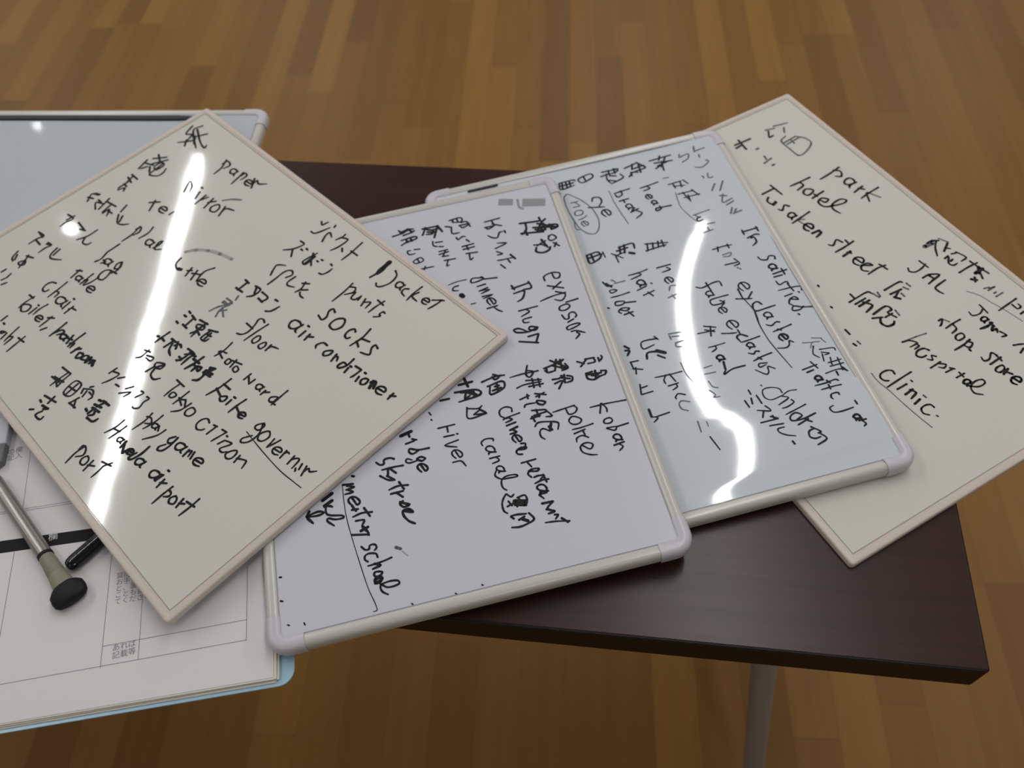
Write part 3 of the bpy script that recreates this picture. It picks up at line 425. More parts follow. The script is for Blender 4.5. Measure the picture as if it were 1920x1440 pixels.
 'B': '0,210:-118 1654 -35 1669 -56 1716;0,210:-42 1684 28 1703 84 1693;0,210:-26 1666 37 1700;0,209:-20 1637 58 1653 90 1670;0,210:29 1710 60 1666;0,208:-48 1579 77 1593 91 1562 -7 1540 -58 1516;0,208:-1 1578 2 1537;0,208:38 1586 46 1543;0,154:51 1429 101 1420;0,154:13 1428 -16 1424 -4 1381 52 1377;0,153:18 1284 88 1314 109 1269 41 1252 18 1284;0,153:59 1310 69 1256;0,152:74 1172 184 1170;0,152:114 1191 99 1158|0,210:166 1667 309 1663;0,209:196 1678 165 1606 152 1584;0,209:201 1649 262 1616 247 1581 190 1585;0,209:205 1614 259 1597;0,209:309 1663 256 1524;0,209:264 1629 321 1625 341 1578;0,209:310 1669 341 1578;0,165:233 1478 229 1427 263 1403;0,165:254 1459 318 1452;0,165:280 1398 316 1387;0,164:269 1336 345 1339;0,164:263 1299 349 1311;0,163:285 1266 340 1262;0,164:325 1332 296 1276;0,163:294 1212 395 1207;0,162:331 1214 305 1145 328 1145|0,180:431 1700 538 1708 537 1653 453 1666;0,180:458 1691 462 1663;0,180:499 1706 506 1663;0,179:380 1634 424 1613;0,179:509 1607 605 1604 540 1570 516 1591;0,179:535 1640 583 1639 606 1563;0,178:433 1610 427 1525 492 1518;0,177:453 1463 466 1432 509 1459 536 1450;0,176:537 1410 559 1377;0,175:485 1334 590 1341;0,175:486 1295 591 1301;0,175:523 1336 531 1281;0,174:503 1238 604 1226;0,173:531 1236 524 1154 555 1170|0,179:748 1580 890 1590;0,178:811 1580 824 1508;0,178:810 1533 887 1488;0,178:734 1509 814 1505 761 1481 738 1508;0,177:899 1417 903 1389;0,176:879 1410 849 1406 818 1349 774 1363 739 1400;0,175:771 1220 882 1257 803 1281;0,173:776 1179 819 1140 771 1136;0,202:886 1107 918 1046;0,162:913 1066 811 1066 757 1070;0,161:849 1067 864 1012;0,161:776 1013 806 960|0,229:1058 1462 1230 1442;0,228:1107 1447 1097 1369 1047 1318;0,227:1086 1359 1090 1298;0,229:1245 1485 1255 1427 1300 1454;0,228:1213 1413 1363 1326;0,228:1252 1414 1192 1326;0,228:1266 1396 1265 1316;0,228:1318 1373 1321 1312;0,228:1165 1374 1372 1323;0,227:1177 1344 1244 1309 1218 1357;0,227:1041 1333 1241 1297;0,227:1248 1362 1371 1357 1380 1320 1318 1300;0,174:1271 1228 1311 1235 1336 1188 1283 1165 1263 1197 1280 1225;0,173:1295 1135 1337 1083;0,173:1321 1127 1291 1085;0,173:1117 1158 1193 1141 1236 1089;0,173:1146 1142 1231 1181;0,224:1199 1204 1230 1103;0,223:1132 1121 1120 1073 1177 1043 1238 1062 1256 1095|0,170:709 872 589 890;0,170:584 910 496 925 478 881 532 877 591 896 578 924;0,169:594 828 520 820;0,168:603 782 527 763;0,168:545 764 615 755 538 730;0,167:539 694 628 691 543 669;0,166:596 654 607 616 617 583 638 593 639 620 619 651 591 658 571 644 571 613 588 580;0,165:553 548 644 556;0,165:608 555 634 512 671 478|0,129:442 929 360 929 275 912;0,158:360 880 313 870 306 836 349 823;0,442:365 764 375 746;0,127:429 638 465 639|0,197:812 707 972 731;0,197:812 743 827 691;0,197:966 745 975 670 902 668;0,195:812 647 900 657 900 621 870 570 825 549;0,164:809 443 975 451;0,163:875 440 894 411 816 377;0,162:897 348 825 340 825 306 867 299;0,189:920 227 864 250 848 221 896 201 920 227 843 200 743 218 721 253 769 255 827 205;0,188:823 150 911 157;0,188:909 147 875 80;0,187:888 65 738 120|0,169:1108 712 1113 764 1184 787 1252 766 1238 715 1198 717 1189 774;0,167:1116 650 1244 585;0,167:1240 661 1152 602;0,166:1246 531 1132 523 1014 496;0,166:1167 565 1240 512 1193 453 1137 480;0,165:1330 432 1224 422;0,164:1227 401 1161 390 1150 352 1194 339 1241 366 1227 401;0,163:1151 295 1169 244 1200 245 1213 292 1254 300 1272 264 1254 239;0,162:1234 225 1182 205;0,161:1266 171 1212 172 1161 157 1161 127 1209 133 1269 155 1266 171;0,175:1185 100 1223 99 1289 60;0,175:1225 79 1241 54 1200 17|0,174:1145 -214 1195 -249;0,174:1163 -271 1221 -215;0,174:1215 -208 1290 -213;0,174:1226 -258 1286 -255 1282 -211;0,174:1321 -223 1320 -254;0,174:1350 -210 1352 -232 1317 -264;0,199:1181 -359 1185 -402 1229 -424 1276 -407 1320 -399;0,199:1196 -364 1302 -374;0,200:1183 -350 1235 -344;0,199:1261 -341 1247 -419;0,199:1308 -355 1346 -366 1327 -402;0,199:1224 -382 1273 -386|0,183:868 -207 975 -185;0,183:936 -142 1059 -252;0,183:939 -196 1041 -257;0,183:985 -146 950 -251;0,183:1017 -155 1009 -248;0,183:871 -229 890 -255 950 -251;0,183:887 -202 885 -243;0,184:1041 -162 991 -190;0,183:1046 -206 1059 -252 1004 -267;0,184:962 -171 1030 -170;0,181:908 -332 961 -337;0,181:917 -376 971 -361;0,180:936 -432 987 -365;0,181:984 -313 1023 -355;0,181:1010 -310 997 -388;0,181:1031 -326 1067 -347 1056 -385 1005 -391;0,181:971 -330 1046 -362|0,156:816 -213 766 -214 682 -210 580 -217;0,183:742 -139 713 -224 738 -257 775 -211 722 -185;0,163:612 -334 682 -318 813 -325;0,163:699 -282 818 -306;0,163:708 -346 824 -349;0,163:750 -276 745 -367;0,163:797 -290 794 -371;0,161:610 -449 688 -431;0,161:675 -417 673 -457;0,161:739 -426 821 -459;0,161:740 -456 811 -436;0,161:777 -437 760 -472;0,160:628 -528 645 -508 726 -512;0,196:738 -495 797 -522 775 -545 739 -525 738 -495;0,168:677 -576 771 -593;0,168:681 -626 782 -616;0,168:710 -576 717 -646;0,168:779 -595 818 -665 770 -661;0,167:652 -647 727 -639;0,167:664 -631 676 -682;0,166:665 -727 696 -698 774 -710 847 -740 832 -798;0,218:770 -757 786 -790;0,218:792 -734 768 -794;0,156:761 -792 720 -762 691 -782 688 -828 712 -858|0,201:350 -197 464 -173 542 -180;0,201:453 -149 496 -182 458 -202 440 -166;0,199:384 -253 510 -233 511 -300 395 -337 404 -259;0,200:443 -270 477 -269;0,199:419 -304 488 -293;0,199:463 -255 458 -315|0,237:163 -174 272 -170;0,237:215 -122 231 -209;0,217:117 -238 288 -256 310 -313 131 -337;0,217:165 -251 237 -262;0,217:204 -263 185 -318 229 -300;0,289:255 -257 269 -311;0,289:227 -269 278 -304;0,160:183 -407 175 -512 319 -504;0,161:182 -416 267 -440 303 -421;0,160:225 -487 280 -454;0,214:280 -454 320 -500 240 -492;0,217:-11 -282 59 -284;0,125:-120 -370 -109 -398;0,124:-116 -440 -110 -449|0,151:-76 -536 57 -535;0,150:-5 -542 -6 -590;0,150:-44 -626 35 -628;0,150:58 -625 66 -629;0,149:57 -683 -51 -704 37 -743;0,147:15 -771 29 -807 41 -838 63 -829 63 -804 40 -774 11 -766 -10 -780 -9 -809 11 -841;0,146:-18 -870 44 -873 73 -926|0,300:-372 -525 -289 -505;0,194:-314 -513 -308 -552;0,175:-345 -608 -280 -598;0,175:-292 -576 -259 -594;0,191:-176 -693 -262 -687 -322 -661 -333 -686 -306 -712 -255 -689;0,190:-221 -772 -250 -755 -283 -765 -248 -792 -218 -778;0,155:-269 -777 -341 -785 -370 -768 -358 -744 -322 -763;0,189:-265 -820 -251 -854 -238 -884 -218 -875 -219 -851 -241 -823 -269 -816 -289 -829 -287 -856 -267 -887|0,190:-457 -716 -486 -699 -534 -704 -539 -739 -570 -740 -597 -710;0,189:-397 -792 -467 -787 -561 -788;0,189:-506 -785 -460 -843;0,189:-516 -800 -522 -843;0,188:-583 -836 -528 -886 -476 -901;0,188:-531 -850 -483 -894;0,186:-386 -970 -461 -958 -533 -973;0,187:-449 -926 -421 -995;0,186:-523 -1011 -431 -1010;0,185:-478 -1015 -439 -1060;0,184:-467 -1096 -412 -1132;0,201:-444 -1093 -469 -1112 -444 -1145 -401 -1135 -432 -1114;0,199:-456 -1175 -385 -1203 -410 -1171 -456 -1175 -455 -1218 -425 -1268 -385 -1299|0,188:-871 -837 -795 -849;0,187:-842 -854 -790 -877 -853 -886;0,187:-838 -890 -803 -917 -865 -922;0,189:-794 -778 -779 -786;0,185:-818 -962 -801 -1000 -786 -1032 -764 -1023 -766 -997 -792 -965 -824 -958 -844 -972 -841 -1002 -817 -1035;0,184:-828 -1066 -783 -1070;0,184:-824 -1033 -800 -1082;0,183:-684 -1122 -758 -1111 -828 -1126;0,184:-738 -1073 -703 -1151;0,182:-810 -1164 -750 -1172 -771 -1216;0,231:-783 -1254 -729 -1236;0,231:-765 -1226 -740 -1266;0,172:-852 -1269 -736 -1296;0,172:-734 -1276 -730 -1302|0,164:-797 -1380 -773 -1410 -745 -1414 -734 -1386 -699 -1387 -688 -1414 -705 -1432;0,163:-691 -1490 -701 -1460 -749 -1447 -779 -1459 -783 -1488 -764 -1508;0,162:-593 -1519 -669 -1534 -768 -1541;0,201:-719 -1536 -679 -1557 -737 -1572;0,169:-693 -1603 -727 -1601 -731 -1630 -697 -1635 -673 -1615 -693 -1603;0,260:-685 -1649 -727 -1653 -731 -1682 -696 -1676 -679 -1658;0,160:-699 -1697 -649 -1736 -572 -1731 -575 -1704 -629 -1694 -685 -1701 -702 -1719 -693 -1757 -656 -1789;0,70:-876 -851 -880 -976 -875 -1126 -853 -1307 -821 -1516 -789 -1703 -757 -1820 -747 -1876 -759 -1885 -776 -1886|0,277:-962 -887 -1037 -929;0,276:-1027 -978 -968 -948;0,194:-1028 -986 -991 -988 -970 -1001;0,193:-1170 -1030 -1081 -1013 -1039 -1032 -1084 -1045 -1157 -1037;0,225:-1146 -995 -1164 -1039 -1126 -1098;0,177:-1020 -980 -1013 -1056 -907 -1092 -902 -1114 -960 -1111 -1009 -1089 -1018 -1111 -973 -1160|1,234:-551 -1450 -519 -1470;2,109:-508 -1492 -479 -1534|0,139:-1402 -1462 -1390 -1465|0,137:-1408 -1641 -1394 -1649|0,103:-1371 -1829 -1360 -1835|0,103:-1258 -1842 -1252 -1859|0,104:-505 -1896 -497 -1905|0,104:-195 -1900 -185 -1909|0,104:-3 -1886 5 -1892|0,151:1011 -619 921 -628 832 -637;0,151:937 -624 949 -688 1000 -685 1024 -649 1003 -621;0,149:962 -717 932 -751 957 -788 1007 -790 1029 -762 1002 -729 962 -717;0,148:1106 -822 1010 -832 938 -833;0,148:942 -872 1032 -855;0,148:1014 -867 1019 -902;0,147:1038 -932 997 -904 951 -916 941 -950;0,146:973 -988 1023 -1035 1054 -1002 1019 -976 975 -980 954 -1007 963 -1050 1010 -1083 1061 -1098|0,151:522 -541 523 -506 477 -485 429 -506 425 -557 467 -595;0,151:577 -570 469 -586 437 -599;0,172:482 -590 506 -614 452 -629;0,172:527 -646 452 -659;0,202:531 -690 470 -706;0,202:485 -702 513 -735 462 -742;0,170:495 -764 506 -796 516 -825 536 -816 537 -794 517 -767 491 -760 472 -773 472 -799 489 -827;0,169:523 -846 556 -855 540 -892 516 -877;0,168:497 -896 545 -902 555 -888 507 -883 474 -906 481 -933 514 -942|0,152:599 -1010 487 -1015;0,151:531 -1019 554 -1065;0,173:526 -1097 584 -1113 603 -1095 549 -1088 514 -1118 533 -1154;0,172:552 -1159 588 -1154 627 -1164 594 -1186;0,171:652 -1202 605 -1197 546 -1212;0,172:622 -1155 633 -1221;0,171:615 -1289 620 -1270 606 -1241 579 -1231 555 -1241 554 -1262 576 -1282 607 -1293;0,170:625 -1297 597 -1291 568 -1291 562 -1305;0,170:611 -1307 563 -1309 555 -1314 580 -1351;0,191:557 -1387 637 -1390;0,190:637 -1390 585 -1436 630 -1470;0,189:577 -1441 630 -1470 581 -1479;0,160:623 -1498 648 -1504 620 -1534;0,144:716 -1574 622 -1552 542 -1542;0,188:666 -1539 702 -1579|0,148:322 -765 319 -744 265 -733 228 -756 233 -786;0,147:312 -860 316 -841 302 -812 276 -802 253 -812 253 -833 274 -853 305 -863;0,147:321 -868 295 -862 267 -862 262 -876;0,146:262 -912 340 -910;0,146:312 -910 328 -947 273 -960;0,145:345 -1044 349 -1028 337 -1004 315 -995 296 -1003 295 -1021 314 -1038 339 -1047;0,145:353 -1050 331 -1046 307 -1045 303 -1057;0,144:295 -1018 270 -1066 309 -1108 363 -1115 431 -1118 422 -1100 368 -1093 324 -1105 303 -1138 306 -1185 328 -1210|0,154:314 -1241 285 -1279 269 -1320 271 -1373 292 -1397;0,155:320 -1243 347 -1273 372 -1257;0,154:320 -1304 338 -1346;0,154:304 -1344 355 -1328;0,331:365 -1316 441 -1336;0,330:366 -1339 435 -1361;0,162:391 -1292 447 -1285 457 -1326 439 -1373;0,162:402 -1303 374 -1363;0,175:312 -1428 353 -1425 424 -1436;0,175:311 -1432 327 -1451;0,174:444 -1435 470 -1493 404 -1519 349 -1526 298 -1516;0,174:362 -1471 406 -1454;0,247:389 -1471 423 -1495|0,151:1415 -681 1258 -672 1126 -673;0,150:1217 -660 1185 -746;0,150:1224 -662 1246 -712 1242 -749;0,149:1246 -806 1202 -811 1193 -842 1232 -853 1259 -835 1246 -806;0,148:1368 -891 1276 -899;0,148:1276 -899 1253 -926 1216 -907 1200 -890 1284 -897;0,168:1276 -1015 1281 -998 1271 -972 1248 -963 1226 -972 1224 -991 1242 -1009 1269 -1018;0,168:1284 -1022 1261 -1017 1235 -1017 1229 -1029;0,167:1208 -1053 1288 -1043;0,137:1238 -1046 1270 -1079 1233 -1109|3,845:927 1801 1061 1759;3,259:1109 1787 1101 1677 1140 1639;3,971:1142 1724 1354 1665',
 'C': '0,186:-209 1747 -71 1754 -49 1734;0,185:-209 1747 -216 1657 -76 1676;0,185:-180 1751 -197 1664;0,185:-144 1752 -148 1674;0,185:-107 1753 -112 1675;0,185:-213 1702 -73 1715|0,176:-13 1748 113 1787 138 1751 110 1720 9 1687 -13 1748;0,176:43 1770 50 1701|0,176:209 1714 286 1728;0,177:236 1772 401 1771;0,176:270 1734 255 1658 272 1599;0,177:302 1777 295 1698;0,177:359 1785 356 1718;0,176:303 1696 352 1679;0,175:275 1638 337 1604;0,176:401 1689 410 1633 276 1585;0,177:376 1779 393 1747 311 1720|0,187:465 1756 591 1789;0,187:554 1788 529 1714;0,187:603 1798 665 1709;0,187:549 1721 657 1739;0,186:553 1679 660 1697;0,187:611 1768 598 1650;0,186:471 1625 525 1675 574 1658;0,186:508 1680 500 1629|0,178:730 1776 953 1790;0,178:849 1812 819 1753;0,177:764 1730 942 1711;0,177:784 1682 896 1712;0,177:839 1732 820 1602;0,177:890 1770 813 1659;0,177:755 1651 821 1683|1,158:1038 1768 1022 1725 1064 1738 1122 1746 1099 1685 1031 1653;1,159:1210 1828 1189 1751;1,159:1202 1761 1302 1776;1,158:1216 1700 1210 1661;1,157:1253 1605 1268 1572 1183 1520 1118 1542;1,155:1137 1401 1144 1372;1,155:1199 1420 1184 1359 1229 1357|1,144:-174 1448 -107 1451;1,143:-136 1442 -108 1388 -171 1384;1,142:-117 1328 -172 1321 -178 1272 -126 1268 -100 1297 -117 1328;1,141:-82 1241 -124 1217 -171 1208;1,141:-136 1173 -126 1143 -116 1117 -99 1128 -99 1150 -117 1174 -140 1176 -157 1161 -156 1136 -141 1110;1,123:-188 1569 -219 1540 -232 1417 -220 1249 -193 1104 -142 1015 -72 992 -16 1059 11 1173 -6 1316 -58 1435 -122 1521 -176 1578 -211 1551;1,112:-217 1198 -228 1104 -197 1079|0,172:23 1408 45 1452 104 1439 111 1379 69 1329;0,171:-34 1338 40 1320 114 1302;0,170:95 1259 109 1218 121 1182 145 1197 146 1228 122 1260 90 1263 67 1242 68 1207 88 1173|0,173:417 1465 343 1457 258 1446;0,173:326 1462 327 1410 275 1389 262 1432;0,172:274 1331 366 1339;0,172:312 1338 317 1298;0,171:363 1215 367 1234 356 1261 333 1267 312 1253 312 1232 330 1216 357 1210;0,170:371 1209 348 1210 323 1206 318 1191;0,170:381 1200 346 1174;0,170:330 1154 409 1179;0,169:386 1161 425 1111 351 1061;1,104:221 1498 225 1290 258 1017|0,174:707 1466 601 1449 516 1438;0,173:589 1440 605 1408 536 1392;0,172:552 1329 561 1300 569 1274 586 1285 588 1307 571 1329 549 1332 532 1317 532 1293 545 1268;0,190:601 1194 605 1210 596 1232 577 1236 560 1226 559 1209 574 1195 596 1191;0,190:607 1189 589 1191 568 1187 564 1175;0,189:716 1121 603 1127 568 1126 566 1095 615 1110 611 1149|1,136:773 1497 825 1493;0,145:791 1398 921 1407;0,144:836 1397 838 1330;0,144:909 1398 899 1323;0,145:942 1414 972 1351;0,144:831 1359 931 1338;0,143:832 1242 985 1242;0,143:881 1251 902 1142;0,143:973 1259 1011 1169;0,143:871 1177 1023 1178;0,142:915 1201 909 1114;1,94:817 1273 793 1089 822 955 866 842|1,140:1030 948 920 935 864 928;1,140:880 923 906 878;0,158:918 886 879 874 882 837 929 846;1,148:1014 775 946 779;1,147:866 685 965 695;1,147:929 736 932 699|0,200:-233 748 -127 761 -109 709;0,200:-233 748 -231 644 -138 672 -95 727;0,200:-191 747 -190 666;0,200:-219 709 -121 724;0,136:-81 746 -78 675|0,201:75 754 209 769 210 698;0,201:86 762 66 675;0,201:132 771 108 673;0,201:46 716 152 729;0,136:-10 700 72 616;0,136:17 679 17 576;0,136:29 664 112 684;0,291:150 660 186 639|0,165:320 721 518 674;0,164:299 635 493 653;0,164:336 716 314 630;0,164:386 712 367 636;0,164:439 718 421 642;0,164:474 718 470 637|1,172:1208 1259 1149 1181;1,172:1293 1269 1221 1157;1,170:1193 1089 1252 1069;1,170:1224 1098 1183 997 1286 1020;1,169:1205 953 1284 983;1,168:1238 904 1196 834;1,168:1266 876 1225 825;1,168:1306 844 1219 827|0,161:319 405 447 410;0,160:404 384 426 354 346 341;0,159:363 268 374 235 384 206 405 219 406 243 386 268 359 271 339 255 338 227 355 199;1,140:405 162 358 167 332 121;1,139:297 46 377 64;1,139:337 66 352 18|0,161:231 417 142 401 49 397;0,160:135 403 158 373 57 345;0,194:156 257 160 278 147 307 120 314 96 300 95 277 117 258 148 252;0,194:165 250 138 252 109 248 104 232;0,149:158 230 67 205;0,150:209 252 216 242;0,149:100 135 207 161;0,149:149 158 179 105|0,177:-193 391 -170 335 -122 330;0,177:-168 367 -136 313;1,133:-1 347 -100 345;1,133:-110 392 -86 363;0,150:-163 278 -158 244 -104 259 -123 276 -163 278;0,149:-6 207 -108 196 -178 196;0,165:11 89 -90 105;0,165:-83 124 -153 135 -165 97 -111 90 -79 112;0,164:-144 38 -103 15 -65 34 -123 52 -165 24 -149 -2;0,164:-129 -24 -48 -13;0,164:-85 -2 -57 -62;0,173:-240 91 -233 83|0,154:872 461 969 470 1053 466;0,154:1017 483 1016 437;0,153:922 479 909 426;1,135:930 373 1010 381 986 344 929 350;0,151:908 256 1016 254;0,151:1010 301 1034 237 978 222;1,142:996 196 1001 188;1,142:1013 177 1019 167|0,158:787 41 783 91 725 93 670 78 607 66 567 89;0,157:667 112 677 12;0,156:676 -36 680 -18 669 7 646 13 624 1 622 -19 641 -35 669 -40;0,156:684 -42 660 -40 634 -44 628 -57;0,155:797 -75 690 -78 628 -90 631 -144 711 -148 744 -127;0,155:708 -115 736 -145 699 -175;0,154:682 -192 692 -223 701 -250 722 -238 723 -216 704 -192 678 -189 659 -204 657 -230 673 -256|0,165:1204 581 1355 591;0,164:1209 603 1208 550;0,165:1345 606 1347 552;0,182:1221 499 1299 520 1337 508;0,181:1251 489 1278 492 1279 433 1229 397|0,160:1351 191 1357 223 1313 238 1281 203 1229 220 1216 258;0,194:1318 89 1324 109 1313 136 1288 142 1264 129 1261 107 1281 90 1310 84;0,194:1326 82 1300 84 1272 80 1266 66;0,167:1263 31 1394 44;0,167:1355 67 1358 0;0,166:1256 -5 1332 -2;0,148:1251 -53 1263 -100 1319 -85 1341 -92 1338 -134;0,147:1417 -213 1428 -174 1384 -160 1311 -158 1229 -158;0,147:1332 -111 1349 -202;0,146:1252 -235 1322 -225;0,147:1383 -221 1387 -231;0,163:1282 -276 1344 -301 1328 -264 1282 -276 1254 -319 1274 -346;0,162:1431 -411 1344 -389 1277 -358 1250 -400 1310 -409 1355 -382;0,161:1278 -448 1284 -458|0,157:956 16 969 -26 980 -63 1009 -47 1012 -17 987 17 951 21 924 0 921 -36 942 -72;0,156:903 -39 903 -156;0,155:845 -138 910 -158 977 -174;0,156:1006 -104 950 -160;0,171:1030 -259 1006 -220 958 -236 942 -293 964 -316 1031 -311 1132 -302;0,161:1057 -406 1063 -386 1052 -360 1027 -354 1002 -366 1000 -387 1020 -404 1050 -410;0,161:1066 -412 1040 -410 1012 -414 1005 -428;0,160:1092 -483 1064 -474 1013 -499 975 -477;0,159:1173 -534 1085 -551 1000 -564;0,159:1046 -549 1070 -567;0,158:1051 -609 1061 -641 1069 -668 1092 -657 1094 -634 1075 -609 1047 -606 1025 -621 1023 -648 1039 -675;0,93:910 -158 944 -325 922 -470 927 -640|0,150:1046 -614 1055 -644 1064 -670 1085 -659 1087 -637 1069 -613 1042 -610 1021 -625 1019 -651 1035 -676;0,149:1111 -712 1086 -690 1066 -732 1027 -749 963 -734;0,100:942 -293 922 -450 927 -621 953 -774 990 -951|0,152:699 -352 712 -393 724 -430 752 -414 755 -384 729 -352 693 -348 666 -368 665 -403 686 -438;0,151:586 -456 650 -474 709 -484;0,151:727 -460 730 -510;0,184:778 -545 730 -510 691 -528 701 -580;0,150:873 -574 769 -586 704 -591;0,166:787 -658 791 -642 781 -619 759 -613 738 -624 736 -642 754 -657 780 -662;0,165:795 -664 772 -662 747 -665 742 -677;0,165:806 -719 778 -711 754 -732 716 -711;0,164:897 -762 805 -776 725 -799;0,164:774 -776 794 -801;0,139:820 -847 755 -837 748 -872 806 -862;0,138:858 -920 812 -883 797 -934 766 -952 703 -886|0,125:573 -555 496 -561 425 -563;0,149:481 -561 484 -591 436 -615;0,198:503 -707 507 -691 496 -668 474 -663 454 -673 452 -691 470 -706 496 -711;0,197:511 -712 488 -711 463 -714 459 -726;0,196:488 -736 475 -807;0,163:639 -820 529 -824 447 -855 481 -809;0,143:394 -401 465 -403 544 -403;0,144:473 -340 562 -378;0,143:466 -378 537 -420;0,143:523 -356 491 -456|1,115:313 -748 385 -742;1,114:297 -809 388 -813;1,113:299 -883 313 -943 350 -963;1,112:273 -967 304 -1021 281 -1041 331 -1048|0,151:50 -349 -83 -347 -94 -422 7 -404;0,152:35 -324 54 -360;0,199:-99 -527 -81 -475 -32 -470 66 -501;0,333:6 -472 63 -509;0,182:-3 -518 44 -561|1,143:159 -333 266 -341;1,143:159 -353 160 -393;1,143:177 -368 237 -377;1,142:182 -439 256 -432;1,142:182 -439 176 -476 219 -489|0,139:129 -729 13 -731 -100 -725;0,138:-8 -725 -40 -771 -38 -808;0,138:23 -725 46 -807;0,138:-25 -835 61 -829;0,137:37 -831 42 -860 -5 -883;0,136:75 -952 24 -928 -8 -954 -8 -972;1,127:84 -1027 27 -1000 -5 -1026 0 -1072 41 -1102;0,90:150 -642 153 -765 180 -856|0,218:-237 -349 -209 -382;0,217:-244 -395 -213 -405 -243 -449;0,141:-244 -521 -175 -523;0,140:-240 -532 -239 -598;0,140:-243 -587 -170 -619;0,140:-219 -585 -233 -647;0,137:-240 -756 -261 -850;0,138:-244 -792 -189 -785;0,137:-251 -853 -162 -848;0,134:-105 -1075 -220 -1085;0,206:-251 -1005 -253 -1075;0,134:-253 -1075 -209 -1097 -250 -1128|0,111:812 -1157 803 -1110 740 -1081 676 -1089 662 -1156 705 -1196 802 -1181;0,111:931 -1162 866 -1156 802 -1181;0,134:798 -1189 837 -1218 737 -1259;0,134:850 -1240 859 -1269 796 -1294 749 -1297;0,133:936 -1314 834 -1340 751 -1359;0,156:972 -1412 858 -1434 773 -1425 777 -1384 830 -1365 865 -1402 809 -1428;0,155:803 -1473 897 -1445;0,155:874 -1447 912 -1476;0,162:885 -1518 938 -1576 912 -1585;0,161:897 -1539 854 -1551 840 -1597 872 -1623 917 -1620;0,161:924 -1589 954 -1648 867 -1680;1,120:682 -1037 688 -1049|0,144:569 -1057 571 -1098;0,142:502 -1144 511 -1212;0,143:559 -1134 547 -1188;0,143:609 -1123 618 -1205;0,142:634 -1237 655 -1291 558 -1257;0,141:601 -1279 571 -1331;0,156:633 -1341 679 -1372;0,132:677 -1375 538 -1372;0,133:650 -1337 649 -1371;0,132:698 -1429 592 -1418;0,131:691 -1460 639 -1462 638 -1495 680 -1533 741 -1559;0,168:698 -1597 704 -1623|1,117:78 -1217 70 -1313;1,94:144 -1237 141 -1283;0,116:119 -1374 148 -1504|1,99:1179 -743 1257 -762;1,99:1270 -717 1345 -741;1,99:1219 -808 1257 -762 1316 -771;1,99:1341 -749 1359 -794;0,123:1248 -798 1212 -873 1244 -921;0,123:1279 -846 1390 -861 1398 -892;0,123:1281 -875 1338 -903 1296 -909;0,122:1280 -894 1262 -964;0,122:1325 -946 1307 -1015;0,122:1288 -991 1398 -987;0,121:1285 -1028 1402 -1026;0,121:1379 -963 1363 -1089;0,121:1220 -1082 1340 -1072 1399 -1109;0,161:1308 -1090 1306 -1126;0,161:1375 -1064 1393 -1107|0,138:1061 -996 1192 -980;0,138:1156 -941 1183 -1015;0,169:1084 -1031 1142 -1021;0,208:1164 -1126 1169 -1112 1160 -1091 1140 -1086 1120 -1096 1118 -1112 1134 -1125 1158 -1129;0,208:1171 -1131 1150 -1129 1127 -1132 1122 -1143;0,152:1283 -1174 1260 -1158 1178 -1169 1087 -1169;0,152:1196 -1148 1211 -1179;0,151:1283 -1219 1216 -1217 1115 -1222;0,151:1190 -1191 1185 -1234;0,150:1226 -1305 1222 -1282 1169 -1283 1154 -1314 1161 -1329|0,141:1272 -1446 1182 -1454 1112 -1446 1096 -1402 1133 -1387;0,157:1313 -1393 1316 -1425;0,202:1279 -1549 1283 -1535 1275 -1516 1256 -1512 1236 -1521 1235 -1535 1250 -1548 1273 -1552;0,201:1286 -1553 1265 -1552 1243 -1554 1238 -1564;0,155:1257 -1570 1316 -1571;0,154:1283 -1578 1297 -1608 1273 -1626',
